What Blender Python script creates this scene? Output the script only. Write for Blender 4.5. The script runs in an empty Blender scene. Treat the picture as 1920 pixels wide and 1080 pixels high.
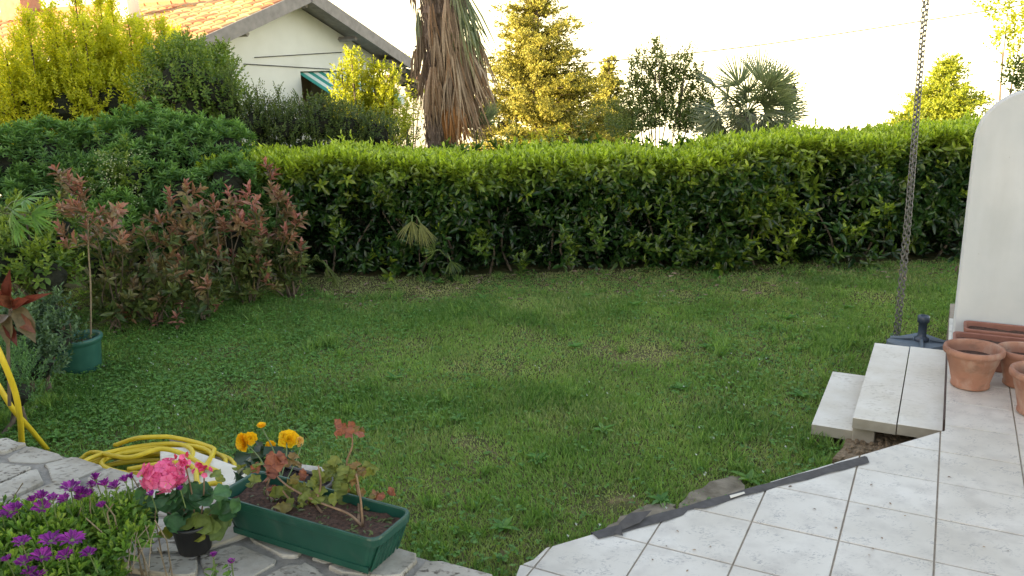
import bpy, math, random
import numpy as np
from mathutils import Matrix, Vector
random.seed(7); rng = np.random.default_rng(7)
SC = bpy.context.scene; COL = SC.collection
PI = math.pi
# ------------------------------------------------------------------ camera
F = 1540.0; H = 1.6
def _hy(x): return 104 + 0.0305*(1798-x)
_n = np.cross([-960, _hy(0)-540, F], [960, _hy(1920)-540, F]); _n = _n/np.linalg.norm(_n)
if _n[1] > 0: _n = -_n
_fw = np.array([0, 0, 1.]) - _n*_n[2]; _fw /= np.linalg.norm(_fw)
_rt = np.cross(_fw, _n); R3 = np.array([_rt, _fw, _n])
def ray(x, y): return R3 @ np.array([x-960, y-540, F])
def at(x, y, z=0.0):
    d = ray(x, y); t = (z-H)/d[2]; return np.array([d[0]*t, d[1]*t, z])
def atd(x, y, Y):
    d = ray(x, y); t = Y/d[1]; return np.array([d[0]*t, Y, H+d[2]*t])
cam = bpy.data.cameras.new('camera'); co = bpy.data.objects.new('camera', cam); COL.objects.link(co)
cx = R3 @ [1, 0, 0]; cy = -(R3 @ [0, 1, 0]); cz = -(R3 @ [0, 0, 1])
co.matrix_world = Matrix(((cx[0], cy[0], cz[0], 0), (cx[1], cy[1], cz[1], 0), (cx[2], cy[2], cz[2], H), (0, 0, 0, 1)))
cam.sensor_width = 36; cam.lens = F/1920*36; cam.clip_start = 0.05; cam.clip_end = 5000
SC.camera = co
# ------------------------------------------------------------------ sky, sun, exposure
SUN = np.array([-0.97, -0.22, 0.235]); SUN /= np.linalg.norm(SUN)
elev = math.asin(SUN[2]); az = math.atan2(SUN[0], SUN[1])
W = bpy.data.worlds.new('World'); SC.world = W; W.use_nodes = True
nt = W.node_tree; nt.nodes.clear()
o_ = nt.nodes.new('ShaderNodeOutputWorld'); bg = nt.nodes.new('ShaderNodeBackground')
sk = nt.nodes.new('ShaderNodeTexSky'); sk.sky_type = 'NISHITA'; sk.sun_disc = False
sk.sun_elevation = elev; sk.sun_rotation = az; sk.air_density = 1.0; sk.dust_density = 0.5; sk.ozone_density = 1.0
tc = nt.nodes.new('ShaderNodeTexCoord'); sp = nt.nodes.new('ShaderNodeSeparateXYZ'); mx = nt.nodes.new('ShaderNodeMath')
mx.operation = 'MAXIMUM'; mx.inputs[1].default_value = 0.07; cb = nt.nodes.new('ShaderNodeCombineXYZ')
nt.links.new(tc.outputs['Generated'], sp.inputs[0]); nt.links.new(sp.outputs[0], cb.inputs[0]); nt.links.new(sp.outputs[1], cb.inputs[1])
nt.links.new(sp.outputs[2], mx.inputs[0]); nt.links.new(mx.outputs[0], cb.inputs[2]); nt.links.new(cb.outputs[0], sk.inputs[0])
tm = nt.nodes.new('ShaderNodeMix'); tm.data_type = 'RGBA'; tm.blend_type = 'MULTIPLY'; tm.inputs[0].default_value = 1; tm.inputs[7].default_value = (1.36, 1.0, 0.75, 1)   # camera white balance set for the shade
nt.links.new(sk.outputs[0], tm.inputs[6]); nt.links.new(tm.outputs[2], bg.inputs[0]); bg.inputs[1].default_value = 0.15; nt.links.new(bg.outputs[0], o_.inputs[0])
sl = bpy.data.lights.new('sun', 'SUN'); sl.energy = 5.0; sl.angle = math.radians(0.6); sl.color = (1.0, 0.80, 0.46)
so = bpy.data.objects.new('sun', sl); COL.objects.link(so); so.rotation_euler = Vector(SUN).to_track_quat('Z', 'Y').to_euler()
SC.view_settings.view_transform = 'Standard'; SC.view_settings.look = 'None'; SC.view_settings.gamma = 1
SC.view_settings.use_curve_mapping = False; SC.view_settings.exposure = 2.3
# ------------------------------------------------------------------ materials
class NT:
    def __init__(s, name):
        s.m = bpy.data.materials.new(name); s.m.use_nodes = True; s.t = s.m.node_tree; s.t.nodes.clear()
        s.out = s.n('OutputMaterial'); s.b = s.n('BsdfPrincipled'); s.l(s.b.outputs[0], s.out.inputs[0])
    def n(s, k, **kw):
        x = s.t.nodes.new('ShaderNode'+k)
        for a, v in kw.items(): setattr(x, a, v)
        return x
    def l(s, a, b): s.t.links.new(a, b)
    def noise(s, scale, detail=4, vec=None, rough=0.55):
        x = s.n('TexNoise'); x.inputs['Scale'].default_value = scale; x.inputs['Detail'].default_value = detail; x.inputs['Roughness'].default_value = rough
        s.l(vec if vec is not None else s.obj(), x.inputs['Vector']); return x.outputs['Fac']
    def obj(s):
        if not hasattr(s, '_g'):
            s._g = s.n('NewGeometry')
        return s._g.outputs['Position']
    def local(s):
        if not hasattr(s, '_c'): s._c = s.n('TexCoord')
        return s._c.outputs['Object']
    def scaled(s, vec, sc):
        x = s.n('Mapping'); x.inputs['Scale'].default_value = sc; s.l(vec, x.inputs[0]); return x.outputs[0]
    def ramp(s, fac, stops):
        x = s.n('ValToRGB'); e = x.color_ramp.elements
        while len(e) < len(stops): e.new(0.5)
        for i, (p, c) in enumerate(stops):
            e[i].position = p; e[i].color = (*c, 1) if len(c) == 3 else c
        s.l(fac, x.inputs[0]); return x.outputs[0]
    def mix(s, f, a, b, mode='MIX'):
        x = s.n('Mix', data_type='RGBA', blend_type=mode)
        for v, i in ((f, 0), (a, 6), (b, 7)):
            if isinstance(v, (int, float)): x.inputs[i].default_value = v
            elif isinstance(v, tuple): x.inputs[i].default_value = (*v, 1)
            else: s.l(v, x.inputs[i])
        return x.outputs[2]
    def bump(s, h, strength, dist=0.01):
        x = s.n('Bump'); x.inputs['Strength'].default_value = strength; x.inputs['Distance'].default_value = dist
        s.l(h, x.inputs['Height']); s.l(x.outputs[0], s.b.inputs['Normal'])
    def attr(s, name):
        x = s.n('Attribute'); x.attribute_name = name; return x.outputs['Fac']
    def set(s, col=None, rough=0.6, spec=None, metal=0):
        if isinstance(col, tuple): s.b.inputs['Base Color'].default_value = (*col, 1)
        elif col is not None: s.l(col, s.b.inputs['Base Color'])
        s.b.inputs['Roughness'].default_value = rough; s.b.inputs['Metallic'].default_value = metal
        if spec is not None: s.b.inputs['Specular IOR Level'].default_value = spec
        return s.m
def leafmat(name, c0, c1, cn, rough=0.42, tr=0.35, spec=0.4, trc=None):
    s = NT(name); c = s.ramp(s.attr('tint'), [(0, c0), (1, c1)])
    c = s.mix(s.attr('age'), c, cn)
    c = s.mix(0.25, c, s.ramp(s.noise(60, 2), [(0.3, (0.0, 0.0, 0.0)), (0.7, (1, 1, 1))]), 'SOFT_LIGHT')
    s.set(c, rough, spec)
    t = s.n('BsdfTranslucent'); s.l(s.mix(1.0, c, trc or (1.6, 1.7, 0.7), 'MULTIPLY'), t.inputs[0])
    m = s.n('MixShader'); m.inputs[0].default_value = tr; s.l(s.b.outputs[0], m.inputs[1]); s.l(t.outputs[0], m.inputs[2]); s.l(m.outputs[0], s.out.inputs[0])
    return s.m
def plain(name, c0, c1=None, scale=20, rough=0.6, bump=0.0, spec=None, stretch=None, metal=0, dist=0.005, det=5):
    s = NT(name)
    v = s.local() if stretch is None else s.scaled(s.local(), stretch)
    f = s.noise(scale, det, v)
    col = s.ramp(f, [(0.3, c0), (0.7, c1)]) if c1 else c0
    if bump: s.bump(f, bump, dist)
    return s.set(col, rough, spec, metal)
M = {}
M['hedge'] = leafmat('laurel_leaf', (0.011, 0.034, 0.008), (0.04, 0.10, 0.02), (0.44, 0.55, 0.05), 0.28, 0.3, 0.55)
M['pitto'] = leafmat('pittosporum_leaf', (0.045, 0.12, 0.038), (0.12, 0.24, 0.075), (0.24, 0.40, 0.10), 0.42, 0.3)
M['photinia'] = leafmat('photinia_leaf', (0.045, 0.085, 0.025), (0.15, 0.19, 0.05), (0.44, 0.18, 0.15), 0.35, 0.3, 0.5, (1.4, 1.0, 0.9))
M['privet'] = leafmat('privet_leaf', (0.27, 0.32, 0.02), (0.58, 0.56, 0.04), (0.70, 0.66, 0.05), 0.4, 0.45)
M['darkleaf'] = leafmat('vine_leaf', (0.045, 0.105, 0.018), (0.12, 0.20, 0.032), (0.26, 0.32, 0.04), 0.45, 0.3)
M['cotone'] = leafmat('small_dark_leaf', (0.035, 0.065, 0.016), (0.085, 0.13, 0.03), (0.18, 0.22, 0.04), 0.45, 0.3)
M['conifer'] = leafmat('conifer_spray', (0.16, 0.155, 0.035), (0.34, 0.31, 0.06), (0.44, 0.39, 0.08), 0.6, 0.2, 0.2)
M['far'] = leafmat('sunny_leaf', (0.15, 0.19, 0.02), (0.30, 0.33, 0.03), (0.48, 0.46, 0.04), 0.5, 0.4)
M['bush'] = leafmat('loose_bush_leaf', (0.05, 0.085, 0.022), (0.13, 0.18, 0.045), (0.2, 0.19, 0.05), 0.5, 0.35)
M['fan'] = leafmat('fan_palm_leaf', (0.09, 0.12, 0.07), (0.21, 0.245, 0.135), (0.34, 0.32, 0.18), 0.4, 0.2)
M['dead'] = leafmat('dead_frond', (0.13, 0.09, 0.065), (0.40, 0.305, 0.225), (0.30, 0.14, 0.05), 0.75, 0.12, 0.2, (1.2, 1.0, 0.8))
M['grass'] = leafmat('grass_blade', (0.065, 0.165, 0.032), (0.27, 0.40, 0.11), (0.56, 0.51, 0.27), 0.5, 0.35, 0.3)
M['clover'] = leafmat('clover_leaf', (0.06, 0.165, 0.035), (0.14, 0.30, 0.055), (0.25, 0.38, 0.09), 0.5, 0.3)
M['olive'] = leafmat('grey_green_leaf', (0.03, 0.065, 0.03), (0.085, 0.145, 0.07), (0.16, 0.25, 0.11), 0.5, 0.25)
M['bronze'] = leafmat('bronze_leaf', (0.10, 0.028, 0.018), (0.20, 0.05, 0.03), (0.11, 0.10, 0.05), 0.4, 0.2, 0.35, (1.4, 0.9, 0.7))
M['daisyleaf'] = leafmat('daisy_bush_leaf', (0.07, 0.15, 0.03), (0.16, 0.30, 0.05), (0.34, 0.42, 0.06), 0.5, 0.35)
M['ger'] = leafmat('geranium_leaf', (0.03, 0.095, 0.035), (0.07, 0.16, 0.06), (0.24, 0.24, 0.03), 0.55, 0.25)
M['scrag'] = leafmat('pale_geranium_leaf', (0.085, 0.13, 0.03), (0.19, 0.22, 0.045), (0.27, 0.085, 0.06), 0.55, 0.3, 0.4, (1.4, 1.2, .8))
M['begleaf'] = leafmat('begonia_leaf', (0.014, 0.035, 0.018), (0.03, 0.07, 0.03), (0.06, 0.12, 0.06), 0.3, 0.15, 0.6)
M['pink'] = leafmat('pink_petal', (0.68, 0.07, 0.24), (0.88, 0.22, 0.43), (0.5, 0.02, 0.06), 0.55, 0.3, 0.3, (1.1, 1, 1))
M['purple'] = leafmat('purple_petal', (0.16, 0.012, 0.19), (0.38, 0.045, 0.38), (0.10, 0.01, 0.12), 0.5, 0.3, 0.3, (1.2, 1, 1.2))
M['yellow'] = leafmat('yellow_petal', (0.90, 0.55, 0.008), (0.95, 0.76, 0.03), (0.75, 0.50, 0.16), 0.5, 0.35, 0.3, (1.1, 1, 1))
M['white_petal'] = leafmat('white_petal', (0.75, 0.75, 0.68), (0.85, 0.85, 0.8), (0.42, 0.46, 0.26), 0.6, 0.2, 0.3, (1, 1, 1))
M['core'] = plain('painted_shade', (0.006, 0.008, 0.004), (0.018, 0.02, 0.01), 30, 0.9, 0.6)  # near-black filler inside foliage, shade put into the colour
M['bark'] = plain('bark', (0.06, 0.045, 0.032), (0.17, 0.13, 0.095), 25, 0.9, 0.8, stretch=(1, 1, .25))
M['twig'] = plain('twig', (0.16, 0.12, 0.075), (0.27, 0.21, 0.14), 40, 0.8)
M['palmbark'] = plain('palm_fibre', (0.07, 0.048, 0.038), (0.30, 0.225, 0.18), 40, 0.95, 1.0, stretch=(1, 1, .12), dist=.02, det=8)
M['stem_green'] = plain('green_stem', (0.07, 0.12, 0.03), (0.14, 0.18, 0.06), 30, 0.6)
M['stem_red'] = plain('reddish_stem', (0.15, 0.085, 0.05), (0.26, 0.17, 0.10), 30, 0.6)
M['soil'] = plain('soil', (0.03, 0.018, 0.013), (0.12, 0.062, 0.042), 90, 0.95, 1.0, dist=.01)
M['darksoil'] = plain('dark_soil', (0.012, 0.008, 0.008), (0.05, 0.035, 0.03), 120, 0.95, 1.0, dist=.01)
def troughmat():
    s = NT('green_plastic'); v = s.local(); c = s.ramp(s.noise(9, 3, v), [(0.3, (0.006, 0.052, 0.036)), (0.7, (0.011, 0.075, 0.052))])
    c = s.mix(s.ramp(s.noise(22, 8, s.scaled(v, (1, 1, .6))), [(0.55, (0, 0, 0)), (0.8, (0.3, 0.3, 0.3))]), c, (0.10, 0.12, 0.10)); s.bump(s.noise(60, 3, v), 0.06, 0.002); return s.set(c, 0.38)
M['pot_green'] = troughmat()
M['pot_teal'] = plain('faded_green_plastic', (0.02, 0.095, 0.075), (0.035, 0.13, 0.10), 12, 0.5, 0.1)
M['pot_black'] = plain('black_plastic', (0.012, 0.012, 0.014), (0.02, 0.02, 0.022), 12, 0.4)
def terramat():
    s = NT('terracotta'); v = s.local(); c = s.ramp(s.noise(7, 7, v), [(0.3, (0.25, 0.11, 0.07)), (0.7, (0.36, 0.19, 0.13))])
    c = s.mix(s.ramp(s.noise(16, 8, s.scaled(v, (1, 1, .5))), [(0.5, (0, 0, 0)), (0.72, (0.55, 0.55, 0.55))]), c, (0.42, 0.33, 0.27))
    c = s.mix(s.ramp(s.noise(10, 6, s.scaled(v, (1, 1, 2.5))), [(0.56, (0, 0, 0)), (0.7, (0.5, 0.5, 0.5))]), c, (0.13, 0.085, 0.06))
    s.bump(s.noise(40, 6, v), 0.3, 0.003); return s.set(c, 0.85)
M['terracotta'] = terramat()
M['brownplastic'] = plain('brown_plastic', (0.21, 0.085, 0.06), (0.28, 0.125, 0.09), 14, 0.6, 0.1)
M['hose'] = plain('yellow_hose', (0.55, 0.40, 0.018), (0.66, 0.50, 0.03), 14, 0.45)
M['greyplastic'] = plain('grey_plastic', (0.10, 0.135, 0.175), (0.145, 0.18, 0.22), 10, 0.55, 0.1)
M['darktube'] = plain('dark_blue_grey_plastic', (0.035, 0.05, 0.08), (0.05, 0.068, 0.10), 10, 0.4)
M['metal'] = plain('weathered_steel', (0.13, 0.125, 0.12), (0.25, 0.245, 0.24), 60, 0.5, 0.2, metal=.7)
M['membrane'] = plain('dark_membrane', (0.05, 0.045, 0.045), (0.085, 0.08, 0.08), 30, 0.8, 0.3)
M['grout'] = plain('grout', (0.24, 0.20, 0.155), (0.34, 0.29, 0.235), 30, 0.95, 0.3)
M['gap'] = plain('brown_sealant', (0.05, 0.03, 0.025), (0.09, 0.055, 0.045), 20, 0.7)
def wallmat():
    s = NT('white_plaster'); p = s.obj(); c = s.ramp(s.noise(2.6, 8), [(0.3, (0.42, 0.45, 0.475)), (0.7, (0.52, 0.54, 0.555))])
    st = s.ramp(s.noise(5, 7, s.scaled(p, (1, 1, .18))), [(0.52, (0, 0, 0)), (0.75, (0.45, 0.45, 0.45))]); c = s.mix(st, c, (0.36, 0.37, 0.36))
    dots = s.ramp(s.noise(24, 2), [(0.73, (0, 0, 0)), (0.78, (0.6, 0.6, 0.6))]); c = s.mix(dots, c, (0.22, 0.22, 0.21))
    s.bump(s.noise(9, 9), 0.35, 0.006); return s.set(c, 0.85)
M['plaster'] = wallmat()
M['housewall'] = plain('house_plaster', (0.56, 0.57, 0.56), (0.64, 0.65, 0.65), 1.3, 0.9, 0.1, det=8)
M['wood'] = plain('grey_painted_wood', (0.17, 0.155, 0.16), (0.25, 0.23, 0.235), 8, 0.7, 0.2)
M['rooftile'] = leafmat('clay_roof_tile', (0.44, 0.19, 0.10), (0.58, 0.36, 0.17), (0.64, 0.50, 0.24), 0.8, 0.0, 0.2)
M['brick'] = plain('chimney_brick', (0.32, 0.14, 0.09), (0.42, 0.22, 0.15), 8, 0.9, 0.3)
M['render'] = plain('pale_render', (0.62, 0.58, 0.5), (0.72, 0.68, 0.6), 3, 0.9)
M['awning_g'] = plain('green_canvas', (0.02, 0.23, 0.20), (0.03, 0.27, 0.23), 10, 0.8)
M['awning_w'] = plain('white_canvas', (0.55, 0.62, 0.6), (0.62, 0.68, 0.66), 10, 0.8)
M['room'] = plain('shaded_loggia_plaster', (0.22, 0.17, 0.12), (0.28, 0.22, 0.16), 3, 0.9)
M['black'] = plain('black_gloss', (0.02, 0.022, 0.025), (0.03, 0.032, 0.035), 5, 0.25)
M['wire'] = plain('cable', (0.012, 0.012, 0.012), (0.02, 0.02, 0.02), 5, 0.7)
def tilemat():
    s = NT('glazed_floor_tile'); p = s.obj()
    big = s.noise(2.2, 3); a = s.ramp(big, [(0.35, (0.52, 0.485, 0.43)), (0.7, (0.66, 0.63, 0.585))])
    w = s.n('TexNoise'); w.inputs['Scale'].default_value = 34; w.inputs['Detail'].default_value = 5; w.inputs['Distortion'].default_value = 2.2
    s.l(s.scaled(p, (1, 1.9, 1)), w.inputs['Vector'])
    v = s.ramp(w.outputs['Fac'], [(0.555, (0, 0, 0)), (0.59, (1, 1, 1)), (0.635, (1, 1, 1)), (0.67, (0, 0, 0))])
    g = s.ramp(s.noise(13, 3), [(0.46, (0, 0, 0)), (0.62, (0.75, 0.75, 0.75))])
    f = s.mix(1.0, v, g, 'MULTIPLY')
    c = s.mix(f, a, (0.23, 0.225, 0.235))
    c = s.mix(s.ramp(s.noise(9, 6), [(0.48, (0, 0, 0)), (0.72, (0.6, 0.6, 0.6))]), c, (0.40, 0.37, 0.34))
    oi = s.n('ObjectInfo'); c = s.mix(0.22, c, s.ramp(oi.outputs['Random'], [(0, (0.40, 0.39, 0.37)), (1, (0.60, 0.60, 0.60))]), 'SOFT_LIGHT')
    s.bump(w.outputs['Fac'], 0.12, 0.002); return s.set(c, 0.32, 0.4)
M['tile'] = tilemat()
def stonemat(name, c0, c1, c2, rs=0.85):
    s = NT(name); p = s.obj()
    c = s.ramp(s.noise(5, 6), [(0.3, c0), (0.68, c1)])
    spots = s.ramp(s.noise(38, 6, s.scaled(p, (1, 1.6, 1))), [(0.53, (0, 0, 0)), (0.62, (0.9, 0.9, 0.9))])
    gate = s.ramp(s.noise(6, 3), [(0.42, (0.1, 0.1, 0.1)), (0.6, (1, 1, 1))])
    c = s.mix(s.mix(1.0, spots, gate, 'MULTIPLY'), c, c2)
    oi = s.n('ObjectInfo'); c = s.mix(0.35, c, s.ramp(oi.outputs['Random'], [(0, (0.3, 0.29, 0.27)), (1, (0.72, 0.72, 0.72))]), 'SOFT_LIGHT')
    s.bump(s.noise(30, 8), 0.5, 0.008); return s.set(c, rs, 0.3)
M['stone'] = stonemat('pale_limestone', (0.25, 0.225, 0.185), (0.50, 0.475, 0.43), (0.07, 0.055, 0.045))
M['mortar'] = plain('mortar', (0.20, 0.185, 0.165), (0.32, 0.30, 0.27), 30, 0.95, 0.8, dist=.01)
M['slab'] = stonemat('cast_concrete_slab', (0.62, 0.575, 0.49), (0.74, 0.71, 0.65), (0.55, 0.51, 0.44), 0.7)
M['block'] = plain('raw_concrete', (0.30, 0.27, 0.21), (0.40, 0.36, 0.29), 14, 0.9, 0.4)
M['concrete'] = plain('old_concrete', (0.12, 0.10, 0.07), (0.29, 0.25, 0.19), 16, 0.95, 0.8, dist=.01, det=9)
M['sand'] = plain('sandy_rubble', (0.15, 0.105, 0.06), (0.30, 0.225, 0.145), 50, 0.95, 1.0, dist=.015)
def lawnmat():
    s = NT('lawn_soil'); a = s.ramp(s.noise(14, 8), [(0.3, (0.04, 0.06, 0.018)), (0.55, (0.10, 0.10, 0.04)), (0.75, (0.22, 0.17, 0.095))])
    b = s.ramp(s.noise(1.1, 3), [(0.4, (0, 0, 0)), (0.7, (1, 1, 1))])
    c = s.mix(s.mix(1.0, b, (.5, .5, .5), 'MULTIPLY'), a, s.ramp(s.noise(45, 6), [(0.35, (0.07, 0.055, 0.03)), (0.65, (0.26, 0.205, 0.12))])); s.bump(s.noise(60, 6), 0.8, 0.01); return s.set(c, 0.95, 0.1)
M['lawn'] = lawnmat()
M['terrain'] = plain('hillside', (0.05, 0.075, 0.02), (0.11, 0.12, 0.04), 1.5, 0.95)
# ------------------------------------------------------------------ object helpers
def setp(o, label=None, cat=None, group=None, kind=None):
    for k, v in (('label', label), ('category', cat), ('group', group), ('kind', kind)):
        if v: o[k] = v
    return o
def link(name, data, parent=None):
    o = bpy.data.objects.new(name, data); COL.objects.link(o)
    if parent is not None: o.parent = parent
    return o
def thing(name, label, cat, loc=(0, 0, 0), rz=0, group=None):
    o = link(name, None); o.location = tuple(float(v) for v in loc); o.rotation_euler = (0, 0, rz); o.empty_display_size = .1
    return setp(o, label, cat, group)
def to_local(o, parent):     # keep world-space vertices when parenting to an Empty that has a location / rotation
    if parent is not None:
        m = Matrix.Translation(parent.location) @ parent.rotation_euler.to_matrix().to_4x4()
        p = parent.parent
        while p is not None:
            m = (Matrix.Translation(p.location) @ p.rotation_euler.to_matrix().to_4x4()) @ m; p = p.parent
        o.matrix_basis = m.inverted()
    return o
class MB:
    def __init__(s): s.v = []; s.f = []; s.mi = []
    def add(s, vs, fs, mi=0):
        b = len(s.v); s.v += [tuple(map(float, v)) for v in vs]; s.f += [tuple(b+i for i in f) for f in fs]; s.mi += [mi]*len(fs); return s
    def box(s, c, d, rz=0, ch=0.0, mi=0):
        x, y, z = d[0]/2, d[1]/2, d[2]/2; ca, sa = math.cos(rz), math.sin(rz)
        def P(a, b, e): return (c[0]+a*ca-b*sa, c[1]+a*sa+b*ca, c[2]+e)
        if not ch:
            vs = [P(-x, -y, -z), P(x, -y, -z), P(x, y, -z), P(-x, y, -z), P(-x, -y, z), P(x, -y, z), P(x, y, z), P(-x, y, z)]
            fs = [(0, 3, 2, 1), (4, 5, 6, 7), (0, 1, 5, 4), (1, 2, 6, 5), (2, 3, 7, 6), (3, 0, 4, 7)]
        else:
            vs = []; 
            for e, i in ((-z, ch), (-z+ch, 0), (z-ch, 0), (z, ch)):
                X, Y = x-i, y-i; q = ch if i == 0 else ch*.6
                for a, b in ((-X+q, -Y), (X-q, -Y), (X, -Y+q), (X, Y-q), (X-q, Y), (-X+q, Y), (-X, Y-q), (-X, -Y+q)): vs.append(P(a, b, e))
            fs = [tuple(range(7, -1, -1)), tuple(range(24, 32))]
            for r in range(3):
                for k in range(8): fs.append((r*8+k, r*8+(k+1) % 8, r*8+8+(k+1) % 8, r*8+8+k))
        return s.add(vs, fs, mi)
    def tube(s, pts, rad, n=8, mi=0, caps=True):
        pts = [np.array(p, float) for p in pts]
        if not hasattr(rad, '__len__'): rad = [rad]*len(pts)
        vs, fs = [], []; u = None
        for i, p in enumerate(pts):
            t = pts[min(i+1, len(pts)-1)]-pts[max(i-1, 0)]; t = t/(np.linalg.norm(t)+1e-9)
            if u is None: u = np.cross(t, [0, 0, 1.] if abs(t[2]) < .9 else [1., 0, 0])
            u = u-t*(u@t); u /= np.linalg.norm(u)+1e-9; w = np.cross(t, u)
            for k in range(n):
                a = 2*PI*k/n; vs.append(p+rad[i]*(math.cos(a)*u+math.sin(a)*w))
        for i in range(len(pts)-1):
            for k in range(n): fs.append((i*n+k, i*n+(k+1) % n, (i+1)*n+(k+1) % n, (i+1)*n+k))
        if caps: fs += [tuple(range(n-1, -1, -1)), tuple(range((len(pts)-1)*n, len(pts)*n))]
        return s.add(vs, fs, mi)
    def lathe(s, c, prof, n=32, mi=0, noise=0):
        vs, fs = [], []
        for (r, z) in prof:
            for k in range(n):
                a = 2*PI*k/n; rr = r*(1+noise*random.uniform(-1, 1)); vs.append((c[0]+rr*math.cos(a), c[1]+rr*math.sin(a), c[2]+z))
        for i in range(len(prof)-1):
            for k in range(n): fs.append((i*n+k, i*n+(k+1) % n, (i+1)*n+(k+1) % n, (i+1)*n+k))
        return s.add(vs, fs, mi)
    def prism(s, poly, z0, z1, ch=0.0, mi=0, jit=0):
        poly = [tuple(p[:2]) for p in poly]
        a = sum(poly[i][0]*poly[(i+1) % len(poly)][1]-poly[(i+1) % len(poly)][0]*poly[i][1] for i in range(len(poly)))
        if a < 0: poly = poly[::-1]
        n = len(poly); c = np.mean(np.array(poly), 0)
        vs = [(x, y, z0) for x, y in poly]
        if ch:
            vs += [(x, y, z1-ch*.8) for x, y in poly]
            for x, y in poly:
                d = np.array([x, y])-c; L = np.linalg.norm(d)+1e-9; q = np.array([x, y])-d/L*min(ch*1.3, L*.5); vs.append((q[0], q[1], z1+random.uniform(-jit, jit)))
            m = 3
        else:
            vs += [(x, y, z1) for x, y in poly]; m = 2
        fs = [tuple(range(n-1, -1, -1)), tuple(range((m-1)*n, m*n))]
        for r in range(m-1):
            for k in range(n): fs.append((r*n+k, r*n+(k+1) % n, (r+1)*n+(k+1) % n, (r+1)*n+k))
        return s.add(vs, fs, mi)
    def mesh(s, name, mats, smooth=False):
        me = bpy.data.meshes.new(name); me.from_pydata(s.v, [], s.f); 
        for m in (mats if isinstance(mats, (list, tuple)) else [mats]): me.materials.append(m)
        if len(set(s.mi)) > 1: me.polygons.foreach_set('material_index', s.mi)
        if smooth: me.polygons.foreach_set('use_smooth', [True]*len(s.f))
        me.update(); return me
    def build(s, name, mats, parent=None, smooth=False, world=True, **kw):
        o = link(name, s.mesh(name, mats, smooth), parent)
        if world and parent is not None: to_local(o, parent)
        return setp(o, **kw)
def spline(pts, n=8):
    P = [np.array(p, float) for p in pts]; P = [2*P[0]-P[1]]+P+[2*P[-1]-P[-2]]; out = []
    for i in range(1, len(P)-2):
        for k in range(n):
            t = k/n; out.append(.5*((2*P[i])+(-P[i-1]+P[i+1])*t+(2*P[i-1]-5*P[i]+4*P[i+1]-P[i+2])*t*t+(-P[i-1]+3*P[i]-3*P[i+1]+P[i+2])*t**3))
    out.append(P[-2]); return out
# --- leaves in bulk. a template is (verts, faces) with y = leaf axis (unit length), x = unit half width, z = normal
def T_leaf(fold=.25, droop=-.12):
    v = np.array([(0, 0, 0), (-.75, .28, fold*.5), (.75, .28, fold*.5), (-.85, .62, fold*.4+droop*.4), (.85, .62, fold*.4+droop*.4), (0, 1, droop), (0, .28, 0), (0, .62, droop*.4)])
    return v, [(0, 6, 1), (0, 2, 6), (1, 6, 7), (1, 7, 3), (6, 2, 4), (6, 4, 7), (3, 7, 5), (7, 4, 5)]
T_LEAF = T_leaf()
T_OBO = (np.array([(0, 0, 0), (-.35, .3, .05), (.35, .3, .05), (-1, .72, .12), (1, .72, .12), (0, 1, -.03), (0, .3, 0), (0, .7, 0)]), T_LEAF[1])
T_DIA = (np.array([(0, 0, 0), (-1, .5, .12), (1, .5, .12), (0, 1, -.08)]), [(0, 2, 1), (1, 2, 3)])
T_STRIP = (np.array([(-.6, 0, 0), (.6, 0, 0), (-1, .4, .05), (1, .4, .05), (-.6, .75, -.02), (.6, .75, -.02), (0, 1, -.10)]), [(0, 1, 3), (0, 3, 2), (2, 3, 5), (2, 5, 4), (4, 5, 6)])
def T_round(n=14, lobes=7, cup=.22, amp=.10):
    v = [(0, .12, 0)]
    for k in range(n):
        a = -PI/2+.35+(2*PI-.7)*k/(n-1); r = .5*(1+amp*math.cos(lobes*(a+PI/2)))*(1 if 0 < k < n-1 else .9)
        v.append((2*r*math.cos(a), .5+r*math.sin(a), cup*(r*2)**2*(.6+.5*math.sin(3*a))))
    return np.array(v), [(0, k, k+1) for k in range(1, n)]
T_ROUND = T_round(24, 7, .25, .07); T_RAG = T_round(26, 5, .35, .17)
def norm(a): return a/(np.linalg.norm(a, axis=-1, keepdims=True)+1e-9)
def np_mesh(name, V, Fc, mat, tint=None, age=None, smooth=True):
    me = bpy.data.meshes.new(name); nf, k = Fc.shape
    me.vertices.add(len(V)); me.vertices.foreach_set('co', V.astype(np.float32).ravel())
    me.loops.add(nf*k); me.loops.foreach_set('vertex_index', Fc.astype(np.int32).ravel())
    me.polygons.add(nf); me.polygons.foreach_set('loop_start', np.arange(nf, dtype=np.int32)*k)
    try: me.polygons.foreach_set('loop_total', np.full(nf, k, np.int32))
    except Exception: pass
    for nme, a in (('tint', tint), ('age', age)):
        at_ = me.attributes.new(nme, 'FLOAT', 'POINT'); at_.data.foreach_set('value', (np.zeros(len(V)) if a is None else a).astype(np.float32))
    me.materials.append(mat); me.update(calc_edges=True)
    if smooth: me.polygons.foreach_set('use_smooth', np.ones(nf, bool))
    return me
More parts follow.
